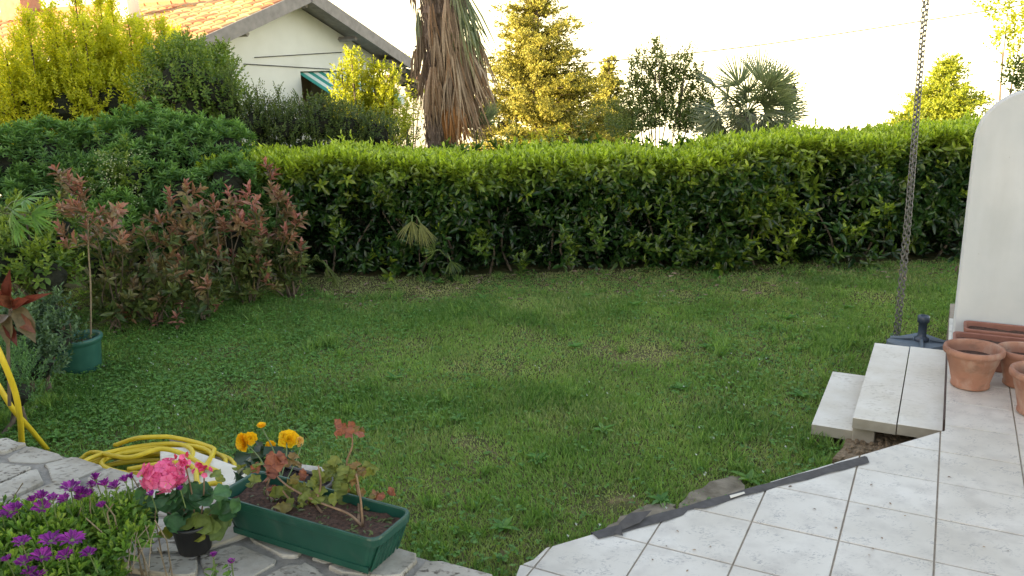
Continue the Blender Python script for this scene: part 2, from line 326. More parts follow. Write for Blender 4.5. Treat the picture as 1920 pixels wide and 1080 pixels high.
class Leaves:
    def __init__(s): s.a = []
    def add(s, P, D, N, L, Wd, tint=None, age=None):
        P = np.atleast_2d(P); n = len(P); D = norm(np.broadcast_to(D, (n, 3)).astype(float)); N = np.broadcast_to(N, (n, 3)).astype(float)
        L = np.broadcast_to(L, n); Wd = np.broadcast_to(Wd, n)
        t = rng.random(n) if tint is None else np.broadcast_to(tint, n); g = np.zeros(n) if age is None else np.broadcast_to(age, n)
        s.a.append((P, D, N, L, Wd, t, g)); return s
    def cat(s):
        return [np.concatenate([x[i] for x in s.a]) for i in range(7)]
    def build(s, name, tmpl, mat, parent=None, n_parts=0, part='leaf', world=True, kind='stuff', smooth=True):
        P, D, N, L, Wd, t, g = s.cat(); X = norm(np.cross(D, N)); Z = np.cross(X, D)
        tv, tf = tmpl; tf = np.array(tf); idx = np.arange(len(P)); pick = np.array([], int)
        if n_parts:
            d = np.linalg.norm(P-np.array([0, 0, H]), axis=1); key = d/np.median(d)-.35*L/np.median(L)+rng.random(len(P))*.05
            c = P.mean(0); key = key+.0
            pick = np.argsort(key)[:n_parts]; keep = np.ones(len(P), bool); keep[pick] = False; idx = idx[keep]
        if len(idx):
            q = idx; V = (P[q, None, :]+tv[None, :, 0:1]*X[q, None, :]*Wd[q, None, None]+tv[None, :, 1:2]*D[q, None, :]*L[q, None, None]+tv[None, :, 2:3]*Z[q, None, :]*L[q, None, None])
            n, k = len(q), len(tv); Fc = (tf[None]+(np.arange(n)*k)[:, None, None]).reshape(-1, tf.shape[1])
            me = np_mesh(name, V.reshape(-1, 3), Fc, mat, np.repeat(t[q], k), np.repeat(g[q], k), smooth)
            o = link(name, me, parent)
            if world and parent is not None: to_local(o, parent)
            if kind: o['kind'] = kind
        cache = {}; base = Matrix.Identity(4)
        if parent is not None and world:
            tmp = link('t', None); to_local(tmp, parent); base = tmp.matrix_basis.copy(); bpy.data.objects.remove(tmp)
        for i in pick:
            kq = (int(min(t[i], .999)*4), int(min(max(g[i], 0), .999)*5))
            if kq not in cache:
                cache[kq] = np_mesh(part, tv.copy(), tf, mat, np.full(len(tv), (kq[0]+.5)/4), np.full(len(tv), kq[1]/5 if kq[1] == 0 else (kq[1]+.5)/5), smooth)
            m = Matrix(((X[i, 0]*Wd[i], D[i, 0]*L[i], Z[i, 0]*L[i], P[i, 0]), (X[i, 1]*Wd[i], D[i, 1]*L[i], Z[i, 1]*L[i], P[i, 1]), (X[i, 2]*Wd[i], D[i, 2]*L[i], Z[i, 2]*L[i], P[i, 2]), (0, 0, 0, 1)))
            o = link(part, cache[kq], parent); o.matrix_basis = base @ m
        return parent
def shoots(LV, P, D, K, SL, LL, LW, inc0=1.2, inc1=.35, age0=0, age1=0, jit=.25, tint=None, grav=0.0, tipscale=.7):
    """along each shoot (base P, direction D, length SL) K leaves in a spiral; inclination from the stem goes inc0 -> inc1"""
    n = len(P); D = norm(D); SL = np.broadcast_to(SL, n); LL = np.broadcast_to(LL, n); age1 = np.broadcast_to(age1, n); age0 = np.broadcast_to(age0, n)
    ref = np.where(np.abs(D[:, 2:3]) > .9, np.array([[1., 0, 0]]), np.array([[0, 0, 1.]])); U = norm(np.cross(D, ref)); V = np.cross(D, U)
    ph0 = rng.random(n)*2*PI; tn = rng.random(n) if tint is None else tint
    for k in range(K):
        f = k/max(K-1, 1); ph = ph0+k*2.399+rng.normal(0, .2, n); inc = inc0+(inc1-inc0)*f+rng.normal(0, jit, n)
        rad = np.cos(ph)[:, None]*U+np.sin(ph)[:, None]*V
        ld = np.cos(inc)[:, None]*D+np.sin(inc)[:, None]*rad; ld[:, 2] -= grav*(1-f)
        nn = np.sin(inc)[:, None]*D-np.cos(inc)[:, None]*rad+rng.normal(0, .15, (n, 3))
        sc = (1-(1-tipscale)*f)*rng.uniform(.75, 1.2, n)
        LV.add(P+D*(SL*f)[:, None], ld, nn, LL*sc, LW*sc*rng.uniform(.85, 1.15, n), np.clip(tn+rng.normal(0, .18, n), 0, 1), np.clip(age0+(age1-age0)*f+rng.normal(0, .06, n)*(age1 > 0), 0, 1))
def vnoise(p, s=1.0, seed=0):
    r = np.random.default_rng(seed); out = np.zeros(len(p))
    for k in range(6):
        w = r.normal(0, 1, 3)*s*(1+.5*k); out += np.sin(p @ w+r.random()*6.28)/(1+.35*k)
    return out/2.6
def sph(n):
    v = rng.normal(0, 1, (n, 3)); return norm(v)
def core(c, r, parent, f=.6, name='shade_core'):  # solid dark filler standing in for the shade inside a shrub
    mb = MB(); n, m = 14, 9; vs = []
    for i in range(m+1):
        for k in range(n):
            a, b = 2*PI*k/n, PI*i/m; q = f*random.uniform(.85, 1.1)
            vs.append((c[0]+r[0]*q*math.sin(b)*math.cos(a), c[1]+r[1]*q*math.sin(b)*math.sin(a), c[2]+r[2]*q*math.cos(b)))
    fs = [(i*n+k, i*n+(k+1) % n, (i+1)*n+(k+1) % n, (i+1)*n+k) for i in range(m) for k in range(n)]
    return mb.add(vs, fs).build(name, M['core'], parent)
# ================================================================== SETTING
ZL = -0.25
A_ = np.array([math.sin(math.radians(28.1)), math.cos(math.radians(28.1))]); B_ = np.array([A_[1], -A_[0]])   # A away, B to the right
def terr_z(x, y):
    z = np.where(y > 8.6, ZL-(y-8.6)*.085, ZL); z = np.where(y > 22, z-(y-22)*.06, z)
    return z + np.where(x < -6.5, (-(x+6.5))*.0, 0)
xs = np.concatenate([np.linspace(-400, -30, 12), np.linspace(-24, 24, 33), np.linspace(30, 400, 12)])
ys = np.concatenate([np.linspace(-60, -8, 6), np.linspace(-6, 8.6, 12), np.linspace(9, 40, 32), np.geomspace(44, 700, 22)])
g = [(x, y, float(terr_z(x, y))+(0 if y < 10 else .12*math.sin(x*.7)*math.sin(y*.5))-(.12 if y < 8.7 else .03)) for y in ys for x in xs]; nx = len(xs)
MB().add(g, [(j*nx+i, j*nx+i+1, (j+1)*nx+i+1, (j+1)*nx+i) for j in range(len(ys)-1) for i in range(nx-1)]).build('ground', M['terrain'], smooth=True, kind='structure')
# --- regions
DA = at(1000, 1050)[:2]; DB = at(1772, 807)[:2]; DC = DB+A_*2.2
dn = norm(DB-DA); dperp = np.array([-dn[1], dn[0]])     # points to the lawn side
CAPB = at(0, 818, .18)[:2]; CAPE = at(930, 1080, .18)[:2]; wn = norm(CAPE-CAPB); wperp = np.array([-wn[1], wn[0]])  # lawn side
def lawn_mask(p, m=0.0):
    s1 = (p-DA) @ dperp; s2 = (p-DB) @ np.array([-A_[1], A_[0]]); s3 = (p-CAPB) @ wperp
    ok = ((s1 > m+.01) | ((s2 > m) & ((p-DB) @ A_ > 0))) & (s3 > m)
    # steps and footing
    u = (p-STEP0) @ B_; v = (p-STEP0) @ A_
    ok &= ~(((u > -.40) & (u < .05) & (v > -.2) & (v < 1.22)) | ((u > -.60) & (u <= -.40) & (v > .03) & (v < .87)))
    return ok
STEP0 = at(1772, 808, -.06)[:2]
# lawn sheet
lx, ly = np.linspace(-6.5, 7.5, 141), np.linspace(1.6, 8.6, 71)
gx, gy = np.meshgrid(lx, ly); pts = np.stack([gx.ravel(), gy.ravel()], 1)
def lawn_h(p): 
    q = np.column_stack([p, np.zeros(len(p))]); return ZL+.022*vnoise(q, .9, 3)+.012*vnoise(q, 3.5, 4)
hz = lawn_h(pts); g = np.column_stack([pts, hz]); nx = len(lx)
MB().add(g, [(j*nx+i, j*nx+i+1, (j+1)*nx+i+1, (j+1)*nx+i) for j in range(len(ly)-1) for i in range(nx-1)]).build('lawn', M['lawn'], smooth=True, kind='structure')
# grass blades, real geometry
def samp(n, ymax=7.5):
    y = 2.3+rng.random(n)**0.85*(ymax-2.3); x = rng.uniform(-.66, .74, n)*(y+.35); return np.stack([x, y], 1)
SOILA, SOILB = at(150, 640, ZL)[:2], at(575, 540, ZL)[:2]; sd = norm(SOILB-SOILA); sp_ = np.array([-sd[1], sd[0]])
def cover(p):
    q = np.column_stack([p, np.zeros(len(p))]); n1 = vnoise(q, 1.6, 11); n2 = vnoise(q, 4.0, 12)
    c = .80+.35*n1+.28*n2
    c -= .9*np.clip((p[:, 1]-6.55)/.6, 0, 1)*(.6+.5*n2)                 # thin near the hedge
    c -= .8*np.clip(((p-SOILA) @ sp_+.1)/.3, 0, 1)                      # bare under the shrubs
    for (px, py, r) in ((1210, 660, .32), (460, 735, .22), (1290, 560, .3), (1460, 550, .45), (820, 545, .5), (1150, 940, .16), (640, 545, .4), (880, 830, .12), (1640, 560, .3), (1590, 700, .1)):
        w = at(px, py, ZL)[:2]; c -= .75*np.exp(-((p-w)**2).sum(1)/(2*(r*.5)**2))
    return c
def grass(N):
    p = samp(N); p = p[lawn_mask(p, .015)]; c = cover(p); keep = rng.random(len(p)) < np.clip(c, .48, 1); p, c = p[keep], c[keep]
    z = lawn_h(p)-.004; P = np.column_stack([p, z]); n = len(P); q = np.column_stack([p, np.zeros(n)])
    dist = np.linalg.norm(P-[0, 0, H], axis=1); lush = np.clip(.5+.5*vnoise(q, 2.2, 21)+.35*vnoise(q, 5.5, 28), 0, 1)
    D = rng.normal(0, .42, (n, 3)); D[:, 2] = 1; D[:, 0] += .25*vnoise(q, 1.5, 22); D[:, 1] += .25*vnoise(q, 1.5, 23)
    N_ = rng.normal(0, 1, (n, 3)); Lh = rng.uniform(.018, .042, n)*(.6+.75*lush)*np.clip(.5+c*.6, .5, 1.2); 
    dry = np.clip(.58-c*.55+.2*vnoise(q, .8, 25)+.1*vnoise(q, 3.1, 26)+rng.normal(0, .16, n), 0, 1)*np.where(rng.random(n) < .92, .75, 1.2)
    left = np.clip((-p[:, 0]-1.0)/1.6, 0, 1); dry *= 1-.7*left
    T = (np.array([(-1, 0, 0), (1, 0, 0), (-.7, .55, .06), (.7, .55, .06), (0, 1, .28)]), [(0, 1, 3), (0, 3, 2), (2, 3, 4)])
    LV = Leaves(); LV.add(P, D, N_, Lh, .0011+.00055*dist*rng.uniform(.7, 1.2, n), np.clip(rng.random(n)*.5+.55*(1-lush)-.2*left+.18*vnoise(q, 6.0, 27), 0, 1), np.clip(dry, 0, 1))
    LV.build('grass', T, M['grass'])
grass(500000)
# taller tufts
LV = Leaves(); tp = []
for (px, py, k, h) in ((600, 660, 5, .12), (520, 640, 4, .09), (575, 690, 3, .08), (1350, 665, 4, .12), (1560, 650, 26, .07), (1520, 645, 16, .07), (1340, 640, 2, .09), (1540, 830, 4, .1), (1580, 850, 3, .08), (900, 1000, 4, .06), (1000, 960, 4, .06), (1130, 800, 3, .06), (730, 560, 4, .09), (850, 590, 3, .08), (30, 800, 6, .14), (90, 770, 6, .1), (1430, 905, 5, .05), (820, 1030, 5, .06), (1050, 1010, 5, .05), (870, 1060, 4, .06), (1640, 800, 2, .14)):
    c = at(px, py, ZL)[:2]
    for _ in range(k): tp.append((c+rng.normal(0, .06 if k < 9 else .14, 2), h))
for _ in range(330):
    c = samp(1)[0]; tp.append((c, rng.uniform(.045, .085)))
for c, h in tp:
    if not lawn_mask(c[None])[0]: continue
    n = 34; P = np.column_stack([c+rng.normal(0, .02, (n, 2)), np.full(n, ZL)]); D = rng.normal(0, .55, (n, 3)); D[:, 2] = 1
    LV.add(P, D, rng.normal(0, 1, (n, 3)), rng.uniform(.6, 1.2, n)*h, .0030, rng.random(n)*.9, 0.03)
LV.build('grass_tufts', T_STRIP, M['grass'])
# clover and small broad weeds
p = samp(60000); p = p[lawn_mask(p, .02)]; q = np.column_stack([p, np.zeros(len(p))]); lush = vnoise(q, 1.8, 31)+np.clip((-p[:, 0]-.8)/1.2, 0, 1)*1.1+np.clip((p[:, 1]-6.4), 0, 1)*.8
p = p[(rng.random(len(p)) < np.clip(.30+.5*lush, .05, 1)) & (cover(p) > .15)]; n = len(p)
LV = Leaves(); hh = rng.uniform(.008, .04, n)
for k in range(3):
    a = rng.random(n)*2*PI if k == 0 else a+2*PI/3
    D = np.stack([np.cos(a), np.sin(a), rng.normal(.15, .3, n)], 1); LV.add(np.column_stack([p, lawn_h(p)+hh]), D, np.array([0, 0, 1.])+rng.normal(0, .3, (n, 3)), rng.uniform(.012, .02, n), .008, None, np.clip(rng.normal(.05, .15, n), 0, 1))
LV.build('clover', T_DIA, M['clover'])
# broad-leaf weed rosettes: countable, each a small plant
spots = [(311, 722), (740, 712), (905, 560), (1130, 815), (1275, 730), (1500, 745), (1190, 575), (640, 935), (1010, 870), (1325, 655), (1405, 905), (1240, 945), (560, 600), (945, 1000), (1480, 600), (1080, 650), (130, 790), (110, 830), (1100, 560), (1345, 520), (822, 530), (1590, 580), (700, 800), (860, 790)]
names = ['low broad-leaved weed rosette in the grass %s' % w for w in ('right of the green tub', 'left of the lawn centre', 'below the middle of the hedge', 'in front of the white steps, left side', 'on the worn patch near the lawn centre', 'with a dandelion clock near the steps', 'just behind the green window box', 'in the lower middle of the lawn', 'left of the dark grass tuft by the steps', 'against the dark edge strip of the terrace', 'between the two grey concrete patches', 'at the left under the red shrubs', 'in the grass nearest the terrace corner', 'at the right rear beyond the steps', 'at the centre right of the lawn', 'behind the yellow hose strands', 'at the foot of the yellow hose strands', 'in the thin grass under the laurel hedge', 'under the yellowish laurel leaves', 'where the small palm hangs from the hedge', 'left of the hanging chain', 'behind the yellow begonia', 'beside the pale twig patch of mid lawn', 'further back beyond the begonia')]
weedp = M['clover']
for (px, py), lb in zip(spots, names):
    c = at(px, py, ZL); 
    if not lawn_mask(c[None, :2])[0]: continue
    th = thing('weed', lb, 'weed', (c[0], c[1], float(lawn_h(c[None, :2])[0])), 0, 'weeds in the lawn')
    LV = Leaves(); k = 9; a = np.arange(k)*2*PI/k+rng.random(k)*.5
    LV.add(np.tile(np.array([0, 0, .008]), (k, 1)), np.stack([np.cos(a), np.sin(a), rng.uniform(.25, .7, k)], 1), np.tile([0, 0, 1.], (k, 1)), rng.uniform(.045, .085, k)*(1.3 if px > 1380 and px < 1420 else 1), .014, None, rng.uniform(0, .25, k))
    LV.build('leaf', T_LEAF, M['clover'], th, n_parts=9, world=False)
# daisies: tiny, scattered
p = samp(420); p = p[lawn_mask(p, .05) & (p[:, 1] < 6.4) & (vnoise(np.column_stack([p, np.zeros(len(p))]), 1.4, 77) > -.15)]; n = len(p); LV = Leaves(); a = np.zeros(n)
for k in range(5):
    a = a+2*PI/5; LV.add(np.column_stack([p, lawn_h(p)+rng.uniform(.035, .05)]), np.stack([np.cos(a), np.sin(a), a*0+.15], 1), np.tile([0, 0, 1.], (n, 1)), .0055, .0028)
LV.build('daisies', T_DIA, M['white_petal'])
# fallen leaves / twigs litter near hedge
p = samp(2600); p = p[(p[:, 1] > 6.5) | (((p-SOILA) @ sp_) > -.1)]; n = len(p); LV = Leaves()
LV.add(np.column_stack([p, lawn_h(p)+.012]), rng.normal(0, 1, (n, 3))*[1, 1, .15], rng.normal(0, .3, (n, 3))+[0, 0, 1], rng.uniform(.03, .08, n), .012)
LV.build('leaf_litter', T_LEAF, M['dead'])
# --- terrace: slab, tiles, edge strip
S = .2935; O = np.array([1.494, 2.619])
TP = [at(975, 1060)[:2], DA, at(1025, 1027)[:2], DB, DC, np.array([6.5, 4.4]), np.array([6.5, -1.5]), np.array([-.3, -1.5]), np.array([-.3, 1.6]), np.array([-.05, 2.2])]
def clip(poly, rect):
    out = [np.array(p) for p in poly]
    for i in range(len(rect)):
        a, b = rect[i], rect[(i+1) % len(rect)]; e = b-a; nn = np.array([-e[1], e[0]]); res = []
        for j in range(len(out)):
            p, q = out[j], out[(j+1) % len(out)]; dp, dq = (p-a) @ nn, (q-a) @ nn
            if dp >= 0: res.append(p)
            if (dp >= 0) != (dq >= 0): res.append(p+(q-p)*dp/(dp-dq))
        out = res
        if len(out) < 3: return []
    r = []
    for p in out:
        if not r or np.linalg.norm(p-r[-1]) > 1e-4: r.append(p)
    if len(r) > 2 and np.linalg.norm(r[0]-r[-1]) < 1e-4: r.pop()
    return r
def parea(p): return abs(sum(p[i][0]*p[(i+1) % len(p)][1]-p[(i+1) % len(p)][0]*p[i][1] for i in range(len(p))))/2
inner = [p+(np.mean(TP, 0)-p)*0 for p in TP]
ter = MB().prism([p*1.0+norm(np.array([2.5, 1.0])-p)*.008 for p in TP], -.34, -.0035).build('terrace', M['grout'], kind='structure')
gp = .0030; shared = None
for i in range(-9, 9):
    for j in range(-18, 14):
        base = O+A_*S*i-B_*S*j
        c = base+(A_-B_)*S/2
        if c[1] < 1.2 and (abs(c[0]) > 3.2 or c[1] < .4): continue
        if c[0] > 4.6: continue
        rect = [base+A_*gp-B_*gp, base+A_*gp-B_*(S-gp), base+A_*(S-gp)-B_*(S-gp), base+A_*(S-gp)-B_*gp]
        if parea(rect) and ((rect[1]-rect[0])[0]*(rect[2]-rect[1])[1]-(rect[1]-rect[0])[1]*(rect[2]-rect[1])[0]) < 0: rect = rect[::-1]
        pl = clip(TP, rect)
        if len(pl) < 3 or parea(pl) < .0006: continue
        full = abs(parea(pl)-(S-2*gp)**2) < 1e-5; tilt = random.uniform(0, .0012)
        if full:
            if shared is None:
                a0 = -rect[0]; shared = MB().prism([r_-c for r_ in rect], -.012, 0, ch=.0018).mesh('tile', M['tile'])
            o = link('tile', shared, ter); o.location = (c[0], c[1], tilt)
        else: MB().prism(pl, -.012, tilt, ch=.0018).build('tile', M['tile'], ter)
th = thing('fallen_leaves', 'few dry fallen leaves scattered on the terrace tiles', 'leaf litter', (1.6, 2.6, 0), 0)
th['kind'] = 'stuff'; LV = Leaves(); n = 26; P = np.array([at(rng.uniform(1150, 1900), rng.uniform(830, 1075), .004) for _ in range(n)]); P = P[((P[:, :2]-DA) @ dperp) < -.05]; n = len(P)
LV.add(P, rng.normal(0, 1, (n, 3))*[1, 1, .1], rng.normal(0, .2, (n, 3))+[0, 0, 1], rng.uniform(.008, .02, n), .004); LV.build('leaves', T_LEAF, M['dead'], th)
# dark membrane along the edge
th = thing('edge_strip', 'torn dark membrane strip along the diagonal terrace edge', 'edging strip', (*((DA+DB)/2), 0))
e0, e1 = at(1112, 1003)[:2], at(1625, 858)[:2]; n = 40; top = []; bot = []
for k in range(n+1):
    f = k/n; b = e0+(e1-e0)*f; w = (.034+.006*math.sin(9*f)) if f < .93 else .034+.02*(1-abs(f-.965)/.035)
    if f > .97: w = .05*(1-f)/.03+.004
    if .28 < f < .34: w = .02
    j = .002*math.sin(37*f); top.append(b+dperp*(.012+j)); bot.append(b-dperp*(w+j*1.5))
poly = [(p[0], p[1], .0035) for p in top]+[(p[0], p[1], .0035+.0015*math.sin(k)) for k, p in enumerate(bot)]
m = MB(); m.add(poly, [(k, n+1+k, n+2+k, k+1) for k in range(n)])
m.add([(p[0], p[1], .0035) for p in top]+[(p[0]+dperp[0]*.004, p[1]+dperp[1]*.004, -.075-.02*math.sin(k*.8)) for k, p in enumerate(top)], [(k, k+1, n+2+k, n+1+k) for k in range(n)])
m.build('membrane', M['membrane'], th)
f0 = at(1158, 992)[:2]; fl = [f0, f0+dn*.10+dperp*.02, f0+dn*.11+dperp*.035, f0+dn*.02+dperp*.02]
vs = [(*at(1150, 1003)[:2], .006), (*at(1200, 985)[:2], .012), (*at(1222, 966)[:2], .02), (*at(1180, 975)[:2], .028), (*at(1162, 990)[:2], .022), (*at(1168, 1008)[:2], .008)]
MB().add(vs, [(0, 1, 4), (1, 2, 3), (1, 3, 4), (0, 4, 5)]).build('torn_flap', M['membrane'], th)
MB().prism([at(1368, 932)[:2], at(1395, 925)[:2], at(1397, 928)[:2], at(1370, 937)[:2]], .0062, .0075).build('paper_scrap', M['render'], th)
# grey concrete footing outside the edge
def rag(poly, amp=.015, k=5):
    out = []
    for i in range(len(poly)):
        a, b = np.array(poly[i][:2]), np.array(poly[(i+1) % len(poly)][:2])
        for t in range(k): out.append(a+(b-a)*t/k+rng.normal(0, amp, 2)*(t > 0))
    return out
fz = -.228
MB().prism(rag([at(1115, 1015, fz), at(1140, 985, fz), at(1205, 950, fz), at(1250, 940, fz), at(1268, 955, fz), at(1240, 1000, fz)], .006), -.4, fz).build('footing', M['concrete'], kind='structure')
MB().prism(rag([at(1272, 950, fz), at(1292, 922, fz), at(1345, 898, fz), at(1390, 890, fz), at(1400, 920, fz), at(1330, 960, fz)], .006), -.4, fz-.004).build('footing', M['concrete'], kind='structure')
MB().prism(rag([at(1560, 868, fz), at(1600, 815, fz), at(1790, 790, fz), at(1790, 830, fz), at(1640, 880, fz)], .01), -.3, fz+.03, ch=.01).build('sandy_ground', M['sand'], kind='structure')
m = MB()
for _ in range(160):
    c = at(random.uniform(1590, 1760), random.uniform(800, 850), fz+.035); r = random.uniform(.004, .014)
    m.lathe(c, [(0, -r), (r, -r*.3), (r*.8, r*.5), (0, r*.8)], 6, noise=.25)
m.build('rubble', M['sand'], kind='stuff')
# ================================================================== STEPS
th = thing('garden_steps', 'two pale precast concrete steps down from the terrace to the lawn', 'steps', (*STEP0, ZL))
def P2(u, v): return STEP0+B_*u+A_*v
def slab(u0, u1, v0, v1, z, t=.055, name='slab', lab=None):
    m = MB().prism([P2(u0, v0), P2(u1, v0), P2(u1, v1), P2(u0, v1)], z-t, z, ch=.004); m.mi = [1, 0]+[1]*4+[0]*4; return m.build(name, [M['slab'], M['block']], th, label=lab)
wtop = .385; LT = 1.205
slab(-.008-wtop/2+.0025, -.008, 0, LT, -.06); slab(-.008-wtop, -.008-wtop/2-.0025, 0.0, LT, -.063)
slab(-.008-wtop-.19, -.008-wtop+.02, .05, .85, -.152)
for v in (.03, .62, 1.0):
    MB().box((*P2(-.008-wtop+.05, v+.05), -.185), (.1, .09, .13), -math.radians(28.1), .003).build('support_block', M['block'], th)
MB().box((*P2(-.005+.0, LT/2+.02), -.14), (.012, LT+.04, .27), -math.radians(28.1)).build('joint_strip', M['gap'], th)
# ================================================================== WHITE WALL (right)
WC = np.array([2.49, 4.42]); wt = .11
th = thing('boundary_wall', 'smooth white rendered wall with a rounded top corner at the right', 'wall', (*WC, 0))
zt = 1.425; r = .27; prof = [(0, ZL)]
k0 = 0.012
prof += [(.0, zt-r-.02)]
for k in range(0, 13):
    a = PI-PI/2*k/12; prof.append((r+r*math.cos(a)+.0, zt-r+r*math.sin(a)))
prof += [(3.0, zt), (3.0, ZL)]
vs = []; b = .012
def W3(s, z, d): q = WC+B_*s+A_*d; return (q[0], q[1], z)
n = len(prof); cen = np.array([1.5, .5])
ring = []
for d, ins in ((0, b), (b, 0), (wt-b, 0), (wt, b)):
    for s_, z_ in prof:
        dd = norm(cen-np.array([s_, z_])); ring.append(W3(s_+dd[0]*ins, z_+dd[1]*ins*(z_ > ZL), d))
fs = [tuple(range(n)), tuple(range(4*n-1, 3*n-1, -1))]+[(r_*n+k, (r_+1)*n+k, (r_+1)*n+(k+1) % n, r_*n+(k+1) % n) for r_ in range(3) for k in range(n)]
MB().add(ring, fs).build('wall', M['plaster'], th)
# ================================================================== POTS ON THE TERRACE
def terracotta(c, rr, h, label, content='soil'):
    th = thing('terracotta_pot', label, 'flower pot', (c[0], c[1], 0), 0, 'terracotta flower pots by the white wall')
    rb = rr*.62; t = rr*.12
    prof = [(0, 0), (rb*.97, 0), (rb*1.04, .005), (rb*1.04, .018), (rb, .022), (rr*.80, h*.6), (rr*.82, h*.61), (rr*.885, h*.8), (rr*.90, h*.82), (rr, h*.86), (rr*1.01, h*.93), (rr*.99, h*.985), (rr*.96, h), (rr*.90, h), (rr*.86, h*.97), (rr*.84, h*.85), (rr*.80, h*.68)]
    MB().lathe((c[0], c[1], .003), prof, 40).build('pot_body', M['terracotta'], th, smooth=True)
    MB().lathe((c[0], c[1], .003), [(rr*.83, h*.72), (rr*.5, h*.73), (0.001, h*.74)], 26, noise=.02).build('soil', M['soil'], th)
    return th
t1 = terracotta((2.275, 3.83), .136, .205, 'empty terracotta pot standing beside the white steps')
t2 = terracotta((2.395, 3.475), .135, .21, 'terracotta pot holding green sprouts, nearest the camera at the right edge')
t3 = terracotta((2.52, 3.82), .12, .19, 'terracotta pot half hidden behind the nearest one, under the white wall')
LV = Leaves(); n = 40; LV.add(np.array([2.395, 3.475, .16])+rng.normal(0, .04, (n, 3))*[1, 1, .2], rng.normal(0, 1, (n, 3))*[1, 1, .3]+[0, 0, .5], rng.normal(0, .3, (n, 3))+[0, 0, 1], .05, .008); LV.build('sprouts', T_LEAF, M['ger'], t2)
def trough(c, L_, Wd, h, rz, mat, name, label, cat, rim=.012, soil='soil', z0=0.0, ribs=False, group=None, soilmat=None, fill=.82):
    th = thing(name, label, cat, (c[0], c[1], z0), rz, group)
    m = MB(); tap = .80 if ribs else .9
    def ring(l, w, z, cr=.03, n=5):
        o = []
        for (sx, sy, a0) in ((1, 1, 0), (-1, 1, PI/2), (-1, -1, PI), (1, -1, 3*PI/2)):
            for k in range(n):
                a = a0+PI/2*k/(n-1); o.append((sx*(l/2-cr)+cr*math.cos(a), sy*(w/2-cr)+cr*math.sin(a), z))
        return o
    rings = [ring(L_*(.84 if ribs else .95)-.02, Wd*tap-.02, 0), ring(L_*(.845 if ribs else .955), Wd*tap, .008), ring(L_*.97, Wd*.93, h-.034), ring(L_*.975, Wd*.94, h-.032), ring(L_, Wd, h-.028), ring(L_+.004, Wd+.004, h-.006), ring(L_, Wd, h), ring(L_-rim*1.4, Wd-rim*1.4, h), ring(L_-rim*2, Wd-rim*2, h-.004), ring(L_*.93, Wd*.86, h*.5)]
    n = 20; vs = [p for r_ in rings for p in r_]
    fs = [tuple(range(n-1, -1, -1))]+[(i*n+k, i*n+(k+1) % n, (i+1)*n+(k+1) % n, (i+1)*n+k) for i in range(len(rings)-1) for k in range(n)]
    m.add(vs, fs); m.build('box_body', mat, th, world=False)
    if ribs:
        for sx in (-1, 1):
            for k in range(7):
                y = (k-3)*Wd*.115; MB().add([(sx*(L_*.4225+.000), y-.005, .012), (sx*(L_*.4225+.000), y+.005, .012), (sx*(L_*.485+.001), y+.006, h-.034), (sx*(L_*.485+.001), y-.006, h-.034), (sx*(L_*.4225+.005), y, .012), (sx*(L_*.485+.005), y, h-.034)], [(0, 4, 5, 3), (4, 1, 2, 5)]).build('rib', mat, th, world=False)
        for sy in (-1, 1):
            MB().box((0, sy*(Wd*.42), .022), (L_*.845, .004, .02)).build('foot_band', mat, th, world=False)
    g_ = []; nx_, ny_ = 26, 9; sl_, sw_ = L_*.935, Wd*.865
    for j in range(ny_):
        for i in range(nx_):
            g_.append(((i/(nx_-1)-.5)*sl_, (j/(ny_-1)-.5)*sw_, h*fill+random.uniform(-.006, .006)))
    MB().add(g_, [(j*nx_+i, j*nx_+i+1, (j+1)*nx_+i+1, (j+1)*nx_+i) for j in range(ny_-1) for i in range(nx_-1)]).build('soil', soilmat or M['soil'], th, world=False, smooth=True)
    return th
azB = math.atan2(B_[1], B_[0])
pc = WC-A_*.11+B_*(.03+.44); trough(pc, .84, .17, .17, azB, M['brownplastic'], 'window_box', 'long brown plastic window box set against the white wall', 'planter', group='brown window boxes by the wall')
pc = WC-A_*.29+B_*(.40); trough(pc, .80, .17, .155, azB, M['brownplastic'], 'window_box', 'brown window box behind the terracotta pots, in front of the other box', 'planter', group='brown window boxes by the wall')
# umbrella base
ub = at(1727, 643, -.2); th = thing('parasol_base', 'grey plastic parasol base with a dark tube, behind the steps', 'parasol base', (ub[0], ub[1], ZL))
m = MB(); m.box((*ub[:2], ZL+.035), (.31, .31, .06), .35, .02); m.build('weighted_base', M['greyplastic'], th)
m = MB()
for k in range(4):
    a = .35+PI/4+k*PI/2; m.tube([(ub[0]+.05*math.cos(a), ub[1]+.05*math.sin(a), ZL+.08), (ub[0]+.185*math.cos(a), ub[1]+.185*math.sin(a), ZL+.068)], .012, 6)
m.build('moulded_ridge', M['greyplastic'], th)
MB().lathe((*ub[:2], ZL), [(.045, .07), (.045, .085), (.03, .095), (.026, .10), (.026, .19), (.036, .192), (.037, .232), (.03, .236), (.022, .236), (.02, .2)], 20).build('pole_socket', M['darktube'], th, smooth=True)
